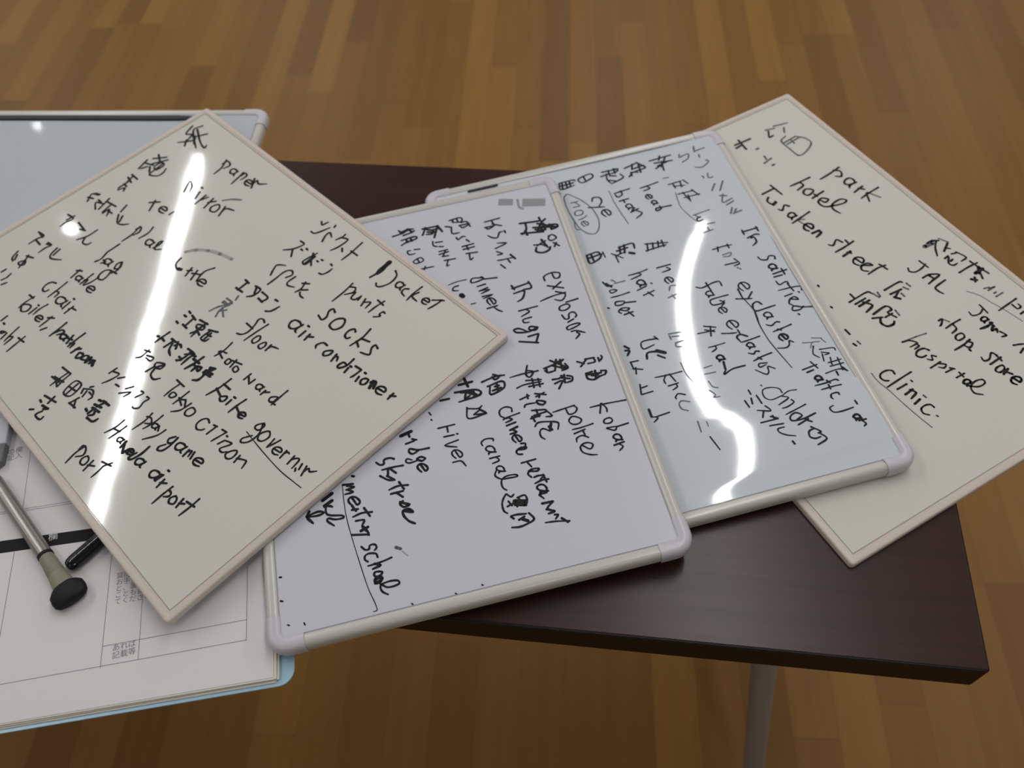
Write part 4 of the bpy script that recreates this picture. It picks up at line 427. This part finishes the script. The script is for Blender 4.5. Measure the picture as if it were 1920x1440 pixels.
 'D': '1,197:-1861 1070 -1827 1225;1,196:-1785 1144 -1727 1103;1,196:-1856 962 -1831 1058;0,218:-1827 977 -1748 926 -1751 980;1,193:-1673 1071 -1635 987 -1492 984 -1379 991 -1377 1079 -1450 1218 -1541 1219 -1619 1155;1,194:-1600 984 -1619 1155;1,194:-1567 1008 -1585 1178;1,194:-1610 1083 -1541 1076|0,229:-1838 558 -1833 751;0,228:-1880 635 -1728 616;0,228:-1794 542 -1803 612;1,227:-1674 700 -1675 726;1,202:-1467 634 -1488 739;1,201:-1401 681 -1402 707;1,202:-1548 700 -1502 688|0,220:-1031 1206 -1009 1078 -995 940;0,220:-1027 1132 -979 1179 -920 1138 -951 1090;0,218:-788 1188 -817 1202 -856 1190 -863 1149 -843 1105 -812 1096 -788 1125 -781 1174;0,217:-780 1201 -781 1157 -773 1108 -752 1094;0,216:-706 1210 -683 1089;0,216:-705 1159 -664 1197;0,215:-614 1327 -602 1190 -586 1088;1,172:-618 1192 -501 1247;0,193:-612 1175 -515 1123|0,219:-1071 874 -1070 743 -1073 633;0,218:-1070 743 -1017 747 -993 653;0,217:-933 774 -963 726 -931 674 -884 695 -901 772 -933 774;0,216:-851 852 -832 700;0,216:-864 752 -828 758;0,214:-771 745 -725 767 -741 818 -787 771 -760 711 -693 715 -658 770 -624 899 -640 951 -681 913 -669 804 -613 766 -537 785|0,196:-1186 481 -1029 493;0,217:-1133 486 -1128 336;0,215:-1065 358 -1027 315 -970 329 -987 379;0,215:-971 378 -954 328;0,214:-863 446 -899 415 -856 356 -887 333;0,212:-735 414 -756 423 -784 413 -789 384 -774 354 -752 349 -735 370 -730 405;0,212:-729 424 -730 393 -725 359 -709 349;0,212:-706 555 -689 444 -672 322;1,169:-654 451 -673 395 -603 407;0,231:-592 412 -554 419 -521 427 -536 459 -564 466 -593 444 -596 407 -576 375 -544 368 -512 386;0,250:-474 392 -470 472;0,250:-465 456 -440 470 -415 389|0,206:-242 546 -295 521 -256 451 -285 418;0,205:-199 638 -185 518 -180 408;0,206:-247 586 -189 582;0,245:-118 530 -105 435;0,204:-123 499 -95 520;0,203:-27 504 12 512 46 521 31 554 3 562 -28 538 -31 499 -11 465 22 458 54 477;0,201:63 495 114 577 72 556 72 486 113 461 150 497;0,201:174 673 164 589 176 472;0,201:137 637 219 654|0,208:390 459 384 627 403 656;1,177:450 622 490 642;1,178:429 677 473 681;0,207:451 470 458 591;0,206:462 553 499 482;0,254:495 475 534 506;1,177:492 558 531 555|0,197:271 179 323 177;0,196:335 109 326 311 357 340;0,196:379 137 373 257;0,234:414 150 408 270;0,234:398 211 464 252 496 155;1,177:362 347 427 366;1,177:376 392 423 381;0,223:544 189 530 338 582 358 589 305;0,193:573 151 609 231;0,240:608 209 653 177 704 197 714 255 694 285;0,183:602 305 670 331;0,183:622 252 620 333;1,174:608 378 667 368|0,199:44 9 58 8|0,195:291 -60 305 -58|0,191:549 -128 605 -129|0,189:697 -173 726 -167;1,170:695 -127 728 -124|0,181:293 963 389 972;0,180:348 982 370 912 372 839 339 800 303 819;0,212:458 841 459 919 505 992 523 902 536 834;0,212:471 907 518 923;0,197:578 990 587 901 600 849 643 845 684 859|1,409:189 1130 196 1221;0,232:171 1180 169 1232 200 1290;0,190:194 1264 251 1198 332 1141;1,164:182 1308 257 1348;0,217:266 1331 322 1233;0,176:298 1273 326 1302;0,176:380 1263 396 1320;0,188:384 1316 477 1342 491 1271;0,188:390 1172 382 1221;0,201:397 1213 450 1160 489 1177 490 1224;0,201:441 1193 433 1225;0,200:579 1156 573 1267 576 1377;0,200:531 1335 601 1342;0,332:658 1267 651 1362;0,332:622 1345 676 1296;0,186:654 1351 718 1364;0,185:687 1300 736 1273;0,277:690 1185 720 1218;0,211:688 1227 730 1191|1,157:824 1195 837 1245;1,157:845 1229 856 1289 859 1206;1,156:907 1226 905 1252;1,156:943 1212 940 1294;0,180:1047 1337 1055 1249 1066 1111;0,180:1077 1257 1132 1260 1131 1301 1098 1305;0,179:1187 1238 1182 1279|1,84:769 1047 858 1104 981 1131 1067 1156 1252 1190|0,187:884 603 886 642 924 593 931 567;1,145:886 642 938 671;0,186:967 764 967 682 975 593;0,186:974 675 1025 664 1040 598;0,184:1082 666 1073 615 1096 581 1125 591 1121 657 1082 666;0,200:1164 673 1178 587 1180 485;0,200:1166 640 1202 663 1224 610 1188 587;0,199:1237 591 1252 591|0,189:1399 736 1354 715 1392 654 1382 604 1345 613;0,189:1427 747 1434 619;0,189:1385 731 1456 725;0,187:1492 696 1483 646 1501 607 1532 624 1525 681 1492 696;0,211:1539 705 1559 634;0,211:1547 666 1595 694;0,210:1624 669 1654 676 1680 682 1670 712 1649 719 1625 698 1620 664 1634 635 1659 628 1685 644|0,163:936 1024 1035 1014;0,162:980 1020 1007 950 990 885 946 889;0,195:1088 960 1073 968 1053 961 1048 937 1057 912 1073 907 1086 924 1091 952;0,195:1092 968 1090 943 1093 915 1103 907;0,253:1130 964 1138 904 1128 832;0,253:1122 951 1165 947;0,227:1161 941 1191 898 1197 944 1228 921;0,201:1232 947 1286 961 1280 916;0,183:1392 927 1408 971 1426 1010;0,182:1457 972 1477 915|1,151:929 417 911 315 895 181;0,176:895 181 912 244 967 280 967 200;0,175:966 261 995 272 1003 215;0,199:1071 307 1035 283 1028 220 1059 180 1095 204 1100 248;0,165:1148 309 1123 285 1160 258 1131 228;0,164:1207 299 1212 186;0,164:1209 268 1249 316 1267 277 1239 247;0,163:1311 331 1307 256;0,163:1291 317 1318 343;0,162:1391 376 1390 289;0,163:1363 347 1413 344;0,202:1480 350 1466 358 1447 350 1441 326 1450 302 1465 298 1478 315 1483 343;0,202:1485 358 1483 333 1485 306 1495 298;0,169:1451 305 1498 314 1544 373 1545 441 1509 450 1492 389 1512 320 1570 298 1618 344|0,178:1106 -103 1070 -98 1045 -139 1047 -199 1077 -227 1114 -219 1131 -191;0,177:1159 23 1165 -109 1174 -247;0,176:1230 -93 1230 -193;1,170:1221 -38 1236 -37;0,205:1293 -89 1301 -176;0,205:1287 -112 1331 -90 1354 -164;0,203:1394 -110 1406 -178;1,156:1380 -60 1405 -56;0,167:1507 -72 1475 -76 1458 -116 1465 -166 1506 -184 1541 -156;1,154:1575 -112 1586 -108;1,96:1003 -258 1099 -269 1207 -256 1377 -249 1510 -238 1636 -222',
}


WARP = [(0.1368, 0.1171, 0.0262), (0.0768, 0.0871, 0.0182), (0.0538, 0.0704, 0.0072), (0.0339, 0.0578, -0.0006), (0.0170, 0.0484, -0.0059), (-0.0000, 0.0410, -0.0091), (-0.0226, 0.0335, -0.0109), (-0.0449, 0.0279, -0.0108), (-0.0694, 0.0228, -0.0097), (-0.0883, 0.0206, -0.0070), (-0.1019, 0.0207, -0.0032), (-0.1146, 0.0225, 0.0020), (-0.1254, 0.0337, 0.0166), (-0.1361, 0.0386, 0.0245), (-0.1503, 0.0356, 0.0252), (-0.1635, 0.0301, 0.0230), (-0.1757, 0.0228, 0.0187), (-0.1793, 0.0107, 0.0070), (-0.1858, 0.0013, -0.0011), (-0.2058, 0.0013, 0.0000)]


def warp(x, y):
    """slight buckling of the glossy sheet"""
    pts = WARP
    if y >= pts[0][0]:
        xs, g = pts[0][1], pts[0][2]
    elif y <= pts[-1][0]:
        xs, g = pts[-1][1], pts[-1][2]
    else:
        for a, b in zip(pts, pts[1:]):
            if b[0] <= y <= a[0]:
                t = (y - a[0]) / (b[0] - a[0])
                t = t * t * (3 - 2 * t) if abs(a[0] - b[0]) < 0.012 else t
                xs = a[1] + (b[1] - a[1]) * t
                g = a[2] + (b[2] - a[2]) * t
                break
    d = x - xs
    return g * d * math.exp(-(d / 0.10) ** 2)


def smooth_pts(p, n=4):
    if len(p) < 3:
        return p
    closed = (p[0] - p[-1]).length < 1e-6
    out = []
    for i in range(len(p) - 1):
        p0 = p[i - 1] if i else (p[-2] if closed else p[0] * 2 - p[1])
        p1, p2 = p[i], p[i + 1]
        p3 = p[i + 2] if i + 2 < len(p) else (p[1] if closed else p[-1] * 2 - p[-2])
        for k in range(n):
            t = k / n
            out.append(0.5 * (2 * p1 + (p2 - p0) * t + (2 * p0 - 5 * p1 + 4 * p2 - p3) * t * t + (3 * p1 - p0 - 3 * p2 + p3) * t ** 3))
    out.append(p[-1])
    return out


def handwriting(words, zf, root, half):
    """pen strokes as flat ribbons of ink with round ends, one mesh per written word"""
    rnd = random.Random(3)
    for data in words.split('|'):
        bm = bmesh.new()
        for item in data.split(';'):
            head, body = item.split(':')
            kind, w = (int(v) for v in head.split(','))
            nums = [int(v) * 1e-4 for v in body.split()]
            p = [Vector((nums[i], nums[i + 1])) for i in range(0, len(nums), 2)]
            r = w * 1e-5 / 2
            sp = smooth_pts(p)
            lift = 0.00012 + (0, -0.00004, -0.00008, -0.00010)[kind] + rnd.random() * 0.00002

            def V(q):
                x = max(-half[0], min(half[0], q.x))
                y = max(-half[1], min(half[1], q.y))
                return bm.verts.new((x, y, zf(x, y) + lift))
            rr = [r * (1 + 0.10 * math.sin(i * 0.9 + len(sp))) for i in range(len(sp))]
            if kind == 0 and len(sp) > 2:
                rr[-1] *= 0.8
                rr[-2] *= 0.9
            L, R = [], []
            for i, q in enumerate(sp):
                d = sp[min(i + 1, len(sp) - 1)] - sp[max(i - 1, 0)]
                if d.length < 1e-9:
                    d = Vector((1, 0))
                d.normalize()
                nn = Vector((-d.y, d.x)) * rr[i]
                L.append(V(q + nn))
                R.append(V(q - nn))
            fs = []
            for i in range(len(sp) - 1):
                fs.append(bm.faces.new((R[i], R[i + 1], L[i + 1], L[i])))
            if kind < 3:
                marks = [(p[0], rr[0]), (p[-1], rr[-1])] + [(q, r) for q in p[1:-1]]
                for q, rad in marks:
                    fs.append(bm.faces.new([V(q + Vector((math.cos(a), math.sin(a))) * rad) for a in (2 * PI * k / 10 for k in range(10))]))
            for f in fs:
                f.material_index = kind
        kinds = {f.material_index for f in bm.faces}
        name = 'ink_smudge_or_patch' if min(kinds) >= 2 else 'pen_mark' if len(data) < 70 else 'written_word'  # also names the plain grey patches
        me = bpy.data.meshes.new(name)
        bm.to_mesh(me)
        bm.free()
        for m in ('ink', 'ink_faint', 'ink_smudge_or_patch', 'grey_patch'):
            me.materials.append(M[m])
        o = bpy.data.objects.new(name, me)
        C.objects.link(o)
        o.parent = root
        if kinds == {1}:
            o['label'] = 'faint grey ink'


def thin_frame_board(name, mtx, w, h, ink, label, th):
    """panel with a slim pale pink frame all round"""
    root = empty(name, mtx, label, 'whiteboard', None)
    prof = [(0, -th), (0, -0.0013), (0.0005, -0.0004), (0.0014, 0), (0.0046, 0), (0.0052, -0.0006), (0.0062, -0.0004), (0.0068, -0.0011), (0.0068, -th)]
    bm = bmesh.new()
    loft(bm, [[(x, y, z) for x, y in rrect(w - 2 * s, h - 2 * s, max(0.0032 - s, 0.0003))] for s, z in prof + prof[:1]], caps=False)
    obj('frame', bm, M['pink_frame'], root, smooth=True)
    bm = bmesh.new()
    box(bm, -w / 2 + 0.0062, w / 2 - 0.0062, -h / 2 + 0.0062, h / 2 - 0.0062, -th + 0.0006, -0.0008)
    obj('writing_surface', bm, M['cream_board'], root)
    bm = bmesh.new()
    gx, gy = w - 0.0136, h - 0.0136
    loft(bm, [[(x, y, -0.00068) for x, y in rrect(gx + 0.0001, gy + 0.0001, 0.0004)], [(x, y, -0.00068) for x, y in rrect(gx - 0.0012, gy - 0.0012, 0.0003)]], caps=False)
    obj('joint_line', bm, M['brown_gap'], root)
    if ink:
        handwriting(ink, lambda x, y: -0.0008, root, (w / 2 - 0.0072, h / 2 - 0.0072))
    return root


def rail_board(name, mtx, w, h, ink, label, th, surface, warped=False):
    """panel with rounded white rails and plastic corner caps"""
    root = empty(name, mtx, label, 'whiteboard', None)
    RW = 0.0092
    prof = [(0.0003, -th + 0.0006), (0, -0.006), (0.0003, -0.0032), (0.0016, -0.0010), (0.0036, -0.0001), (0.0050, 0), (0.0068, -0.0004), (0.0084, -0.0010), (RW, -0.0016), (RW, -th + 0.0006)]
    arm = 0.0255
    for sx, sy, ln, along in ((0, 1, w, 0), (0, -1, w, 0), (1, 0, h, 1), (-1, 0, h, 1)):
        bm = bmesh.new()
        rings = []
        for t in (-ln / 2 + arm - 0.004, ln / 2 - arm + 0.004):
            ring = []
            for s, z in prof:
                if along == 0:
                    ring.append((t, sy * (h / 2 - s), z))
                else:
                    ring.append((sx * (w / 2 - s), t, z))
            rings.append(ring)
        loft(bm, rings)
        obj('frame_rail', bm, M['rail'], root, smooth=True)
    cprof = [(-0.0005, -th), (-0.0010, -0.006), (-0.0006, -0.0028), (0.0008, -0.0004), (0.0030, 0.0006), (0.0052, 0.0008), (0.0076, 0.0004), (0.0094, -0.0004), (0.0101, -0.0012), (0.0101, -th)]
    r = 0.0135
    for sx in (1, -1):
        for sy in (1, -1):
            cx, cy = sx * w / 2, sy * h / 2
            path = [((cx - sx * arm, cy), (0, -sy)), ((cx - sx * (r + 0.004), cy), (0, -sy))]
            for i in range(9):
                a = PI / 2 * i / 8
                nx, ny = -sx * math.sin(a), -sy * math.cos(a)
                path.append(((cx - sx * r - nx * r, cy - sy * r - ny * r), (nx, ny)))
            path += [((cx, cy - sy * (r + 0.004)), (-sx, 0)), ((cx, cy - sy * arm), (-sx, 0))]
            bm = bmesh.new()
            loft(bm, [[(px + nx * s, py + ny * s, z) for s, z in cprof] for (px, py), (nx, ny) in path])
            obj('corner_cap', bm, M['cap'], root, smooth=True)
    zf = (lambda x, y: -0.0015 + warp(x, y)) if warped else (lambda x, y: -0.0015)
    hx, hy = w / 2 - RW + 0.0012, h / 2 - RW + 0.0012
    bm = bmesh.new()
    if warped:
        nx, ny = 120, 200
        g = [[bm.verts.new((-hx + 2 * hx * i / nx, -hy + 2 * hy * j / ny, zf(-hx + 2 * hx * i / nx, -hy + 2 * hy * j / ny))) for i in range(nx + 1)] for j in range(ny + 1)]
        for j in range(ny):
            for i in range(nx):
                bm.faces.new((g[j][i], g[j][i + 1], g[j + 1][i + 1], g[j + 1][i]))
        border = [g[0][i] for i in range(nx + 1)] + [g[j][nx] for j in range(1, ny + 1)] + [g[ny][i] for i in range(nx - 1, -1, -1)] + [g[j][0] for j in range(ny - 1, 0, -1)]
        low = [bm.verts.new((v.co.x, v.co.y, -th + 0.003)) for v in border]
        for i in range(len(border)):
            j = (i + 1) % len(border)
            bm.faces.new((border[i], border[j], low[j], low[i]))
        bm.faces.new(low)
    else:
        box(bm, -hx, hx, -hy, hy, -th + 0.003, -0.0015)
    obj('writing_surface', bm, M[surface], root, smooth=warped)
    # thin shadow gap where the sheet meets the rails
    bm = bmesh.new()
    gx, gy = w / 2 - RW, h / 2 - RW
    loft(bm, [[(x, y, -0.00132) for x, y in rrect(2 * gx + 0.0001, 2 * gy + 0.0001, 0.0004)], [(x, y, -0.00132) for x, y in rrect(2 * gx - 0.0014, 2 * gy - 0.0014, 0.0003)]], caps=False)
    obj('joint_line', bm, M['gap'], root)
    if ink:
        handwriting(ink, zf, root, (hx - 0.001, hy - 0.001))
    return root


BOARDS = {'A': ([-0.27518, 0.5006, 0.02575], [0.66012, -0.75115, 0.0035], [0.75089, 0.65999, 0.02403], 0.4541, 0.3367), 'B': ([-0.06191, 0.41531, 0.0222], [0.98711, 0.15702, 0.03097], [-0.157, 0.98759, -0.00301], 0.304, 0.4016), 'C': ([0.11401, 0.47025, 0.0152], [0.98373, 0.17831, 0.02199], [-0.17829, 0.98397, -0.00301], 0.3045, 0.4053), 'D': ([0.27513, 0.49144, 0.0057], [0.43191, -0.90192, 0.0], [0.90192, 0.43191, -0.0], 0.4401, 0.3087), 'E': ([-0.44913, 0.67481, 0.0154], [0.99215, -0.12502, 0.0], [0.12502, 0.99215, -0.0], 0.3922, 0.2823)}


def bmx(k):
    loc, u, v, w, h = BOARDS[k]
    return basis((loc[0], loc[1], loc[2] + TZ), u, v), w, h


mtx, w, h = bmx('D')
thin_frame_board('whiteboard', mtx, w, h, INK['D'], 'pink-framed whiteboard reading park and hotel, lowest of the stack, jutting past the right table edge', 0.0055)
mtx, w, h = bmx('C')
cb = rail_board('whiteboard', mtx, w, h, INK['C'], 'glossy white-railed whiteboard with nose circled, eyelashes and traffic jam, curved lamp glare', 0.0108, 'gloss_board', True)
bm = slab(0.031, 0.0030, 0.0014, -0.0013, -0.0004, 0.0003)
bs = obj('black_strip', bm, M['black_strip'], cb, smooth=True)
bs.location = (-0.09439, 0.19092, 0)
bs['label'] = 'short thin black strip inside the top rail'
mtx, w, h = bmx('B')
rail_board('whiteboard', mtx, w, h, INK['B'], 'white-railed whiteboard reading explosion, police and Chinese restaurant, in the middle of the stack', 0.0108, 'white_board')
mtx, w, h = bmx('E')
eb = rail_board('whiteboard', mtx, w, h, None, 'blank white-railed whiteboard with black strip along its top, at the far left behind the others', 0.0100, 'blank_board')
bm = bmesh.new()
n = 24
ring = []
for i in range(n + 1):
    t = i / n
    x = -0.19 + t * 0.315
    wob = 0.0006 * math.sin(t * 5)
    half = 0.0038 * min(1, (1 - t) * 12 + 0.25)
    yc = h / 2 - 0.0150 + wob
    ring.append([(x, yc - half, -0.0014), (x, yc + half, -0.0014), (x, yc + half * 0.8, 0.0006), (x, yc - half * 0.8, 0.0006)])
loft(bm, ring)
bs = obj('black_strip', bm, M['black_strip'], eb, smooth=True)
bs['label'] = 'long black strip under the far rail'
mtx, w, h = bmx('A')
thin_frame_board('whiteboard', mtx, w, h, INK['A'], 'pink-framed whiteboard reading paper, jacket and airport, topmost, with a straight streak of lamp glare', 0.0055)

# ------------------------------------------------------------------ papers and folder
PU, PV = Vector((0.99627, 0.08634, 0.00000)), Vector((-0.08634, 0.99627, -0.00000))
PC = Vector((-0.17918, 0.18185, 0))            # near right corner of the top sheet


def pm(w, h, z, dx=0.0, dy=0.0, rot=0.0):
    c = PC + PU * (dx - w / 2) + PV * (dy + h / 2)
    m = basis((c.x, c.y, TZ + z), PU, PV)
    return m @ Matrix.Rotation(math.radians(rot), 4, 'Z')


bm = slab(0.385, 0.272, 0.011, 0, 0.0012, 0.0003)
o = obj('folder', bm, M['folder'], None, smooth=True)
o.matrix_world = pm(0.385, 0.272, 0.0, 0.01377, -0.00553)
tag(o, 'pale blue plastic folder under the pile of papers, rounded corner showing', 'folder')
PW, PH = 0.364, 0.257
lab = ['lowest cream-edged bundle of papers lying on the blue folder', 'middle cream-edged bundle of papers between two others on the folder', 'uppermost cream-edged bundle of papers right under the printed form']
for i, (dx, dy, rot) in enumerate(((0.0016, -0.0030, 0.0), (0.0034, -0.0020, 0.2), (0.0024, -0.0010, -0.1))):
    bm = slab(PW, PH, 0.0008, 0, 0.00105)
    o = obj('paper_bundle', bm, M['cream_paper'])
    o.matrix_world = pm(PW, PH, 0.0012 + 0.0011 * i, dx, dy, rot)
    tag(o, lab[i], 'paper', 'paper bundles on the blue folder')
form = empty('printed_form', pm(PW, PH, 0.0045), 'white printed form with black header bar, topmost sheet on the blue folder', 'paper')
bm = slab(PW, PH, 0.0006, 0, 0.0003)
obj('sheet', bm, M['paper'], form)
FZ = 0.00036
bm = bmesh.new()


def flat_line(bm, a, b, wd, z=FZ):
    a, b = Vector(a), Vector(b)
    d = (b - a).normalized()
    n = Vector((-d.y, d.x)) * wd / 2
    bm.faces.new([bm.verts.new((p.x, p.y, z)) for p in (a + n, a - n, b - n, b + n)])


for seg in [(-0.01725, -0.10172, 0.16313, -0.09918), (0.06206, -0.08646, 0.16278, -0.08438), (0.06206, -0.10191, 0.06036, -0.01861), (0.08795, -0.10035, 0.08665, -0.05024), (0.16314, -0.09957, 0.1626, -0.04348), (-0.01292, -0.07054, -0.01441, -0.00059), (-0.01731, 0.0916, -0.01439, 0.03661), (-0.04416, 0.03589, 0.0236, 0.03589), (-0.04388, 0.03445, 0.02387, 0.03395), (0.06036, -0.01861, 0.06249, 0.04801), (0.08665, -0.05024, 0.08967, 0.01465)]:
    flat_line(bm, seg[:2], seg[2:], 0.00042)
obj('form_lines', bm, M['print'], form)
bm = bmesh.new()
bar = [(-0.03721, 0.00037), (0.04354, -0.00114), (0.04754, 0.00892), (-0.03927, 0.01089)]
bm.faces.new([bm.verts.new((x, y, FZ)) for x, y in bar])
hb = obj('header_bar', bm, M['print_black'], form)


def print_text(name, lines, x, y, dirx, size, lead, m, parent, z=FZ + 0.00003):
    """small printed characters laid flat on the sheet"""
    cu = bpy.data.curves.new(name, 'FONT')
    cu.body = '\n'.join(lines)
    cu.size = size
    cu.space_line = lead
    tmp = bpy.data.objects.new(name, cu)
    C.objects.link(tmp)
    dg = bpy.context.evaluated_depsgraph_get()
    me = bpy.data.meshes.new_from_object(tmp.evaluated_get(dg))
    bpy.data.objects.remove(tmp)
    o = bpy.data.objects.new(name, me)
    me.materials.clear()
    me.materials.append(m)
    C.objects.link(o)
    o.parent = parent
    o.location = (x, y, z)
    o.rotation_euler = (0, 0, dirx)
    return o


print_text('printed_text', ['質問は', 'お手元の', 'と、裏の', 'ことも書い', 'てください'], 0.06585, -0.03621, 0.0281, 0.00531, 0.95, M['print'], form)
print_text('printed_text', ['あれば', '記載等'], 0.0689, -0.09106, 0.0798, 0.00558, 1.0, M['print'], form)
print_text('printed_text', ['の欄', '記入'], -0.0358, 0.08937, 0.1086, 0.00608, 0.95, M['print'], form)
print_text('white_text', ['欄'], 0.00991, 0.00439, 0.1363, 0.00749, 1, M['white_print'], form)


# ------------------------------------------------------------------ pens and eraser
P0, P1, P2, P3 = (Vector(v) for v in [[-0.4086, 0.34605, 0.0105], [-0.3577, 0.28473, 0.0105], [-0.335, 0.25566, 0.0105], [-0.32742, 0.24456, 0.0105]])
d = (P1 - P0).normalized()
pen = empty('pen', Matrix.Translation((P1.x, P1.y, TZ + 0.0049)), 'silver pen with olive grey grip and wide black rounded end lying on the form', 'pen')


def local(p):
    return Vector(p) + Vector((0, 0, TZ)) - Vector((P1.x, P1.y, TZ + 0.0046))


bm = bmesh.new()
tube(bm, [local(P1 - d * t) for t in (0.092, 0.0912, 0.088, 0.05, 0.0)], [0.003, 0.005, 0.0056, 0.0056, 0.0056], 24)
obj('barrel', bm, M['silver'], pen, smooth=True)
bm = bmesh.new()
tube(bm, [local(P1 - d * 0.0004), local(P1 + d * 0.0022)], [0.0058, 0.0058], 24)
obj('ring', bm, M['black_rubber'], pen, smooth=True)
e = (P2 - P1).normalized()
ln = (P2 - P1).length
bm = bmesh.new()
tube(bm, [local(P1 + e * t) for t in (0.002, 0.004, ln * 0.52, ln * 0.54, ln * 0.56, ln * 0.8, ln)], [(0.0052, 0.0052), (0.0056, 0.0055), (0.0064, 0.0055), (0.0060, 0.0052), (0.0065, 0.0055), (0.0075, 0.0055), (0.0082, 0.0052)], 24)
obj('grip', bm, M['olive'], pen, smooth=True)
bm = bmesh.new()
q = P2 + e * 0.001
rings = [(-0.006, 0.0068, 0.0046), (-0.004, 0.0100, 0.0052), (-0.001, 0.0126, 0.0056), (0.004, 0.0130, 0.0056), (0.008, 0.0124, 0.0054), (0.0102, 0.0106, 0.0046), (0.0112, 0.0080, 0.0030)]
tube(bm, [local(q + e * t + Vector((0, 0, 0.0004))) for t, _, _ in rings], [(a, b) for _, a, b in rings], 28)
obj('rounded_end', bm, M['black_rubber'], pen, smooth=True)

K0, K1 = (Vector(v) for v in [[-0.33881, 0.2737, 0.0096], [-0.3183, 0.29501, 0.0096]])
d = (K1 - K0).normalized()
mk = empty('marker', Matrix.Translation((K0.x, K0.y, TZ + 0.0048)), 'glossy black marker on the form, half hidden under the topmost whiteboard', 'pen')


def local2(p):
    return Vector(p) + Vector((0, 0, TZ)) - Vector((K0.x, K0.y, TZ + 0.0048))


bm = bmesh.new()
rs = [(0.0, 0.0022), (0.0008, 0.0038), (0.003, 0.0051), (0.006, 0.0056), (0.03, 0.0057), (0.055, 0.0057)]
tube(bm, [local2(K0 + d * t) for t, _ in rs], [(a * 1.12, min(a, 0.0047)) for _, a in rs], 24)
obj('cap', bm, M['black_plastic'], mk, smooth=True)
bm = bmesh.new()
tube(bm, [local2(K0 + d * t) for t in (0.055, 0.0555, 0.12, 0.125)], [(0.0048, 0.0045), (0.0052, 0.0047), (0.0052, 0.0047), (0.003, 0.003)], 24)
obj('barrel', bm, M['black_plastic'], mk, smooth=True)
bm = bmesh.new()
side = Vector((-d.y, d.x, 0))
tube(bm, [local2(K0 + d * t + side * 0.0014 + Vector((0, 0, hh))) for t, hh in ((0.004, 0.0040), (0.006, 0.0044), (0.02, 0.0046), (0.034, 0.0044))], [(0.0008, 0.0004)] * 4, 12)
obj('clip', bm, M['black_plastic'], mk, smooth=True)

E1, E2, E3 = (Vector(v) for v in [[-0.4168, 0.40807, 0.0123], [-0.41421, 0.38721, 0.0123], [-0.41071, 0.35722, 0.0123]])
eu = (E1 - E3).normalized()                  # along the block, away from the viewer
ev = Vector((-eu.y, eu.x, 0))                # to the left
mer = basis((E3.x, E3.y, TZ + 0.0049), eu, ev)
er = empty('board_eraser', mer, 'pale grey block with dark grey end on the form beside the silver pen', 'eraser')
seam = (E2 - E3).length
bm = bmesh.new()
box(bm, seam, seam + 0.06, 0.0, 0.025, 0.0, 0.0075)
obj('body', bm, M['grey_plastic'], er, bevel=0.0012)
bm = bmesh.new()
loft(bm, [[(x, y, z) for x, y in ((seam, 0.0005), (0.013, 0.0012), (0.0105, 0.005), (0.012, 0.015), (0.014, 0.0245), (seam, 0.0245))] for z in (0.0, 0.0072)])
obj('felt_end', bm, M['dark_felt'], er, bevel=0.001)
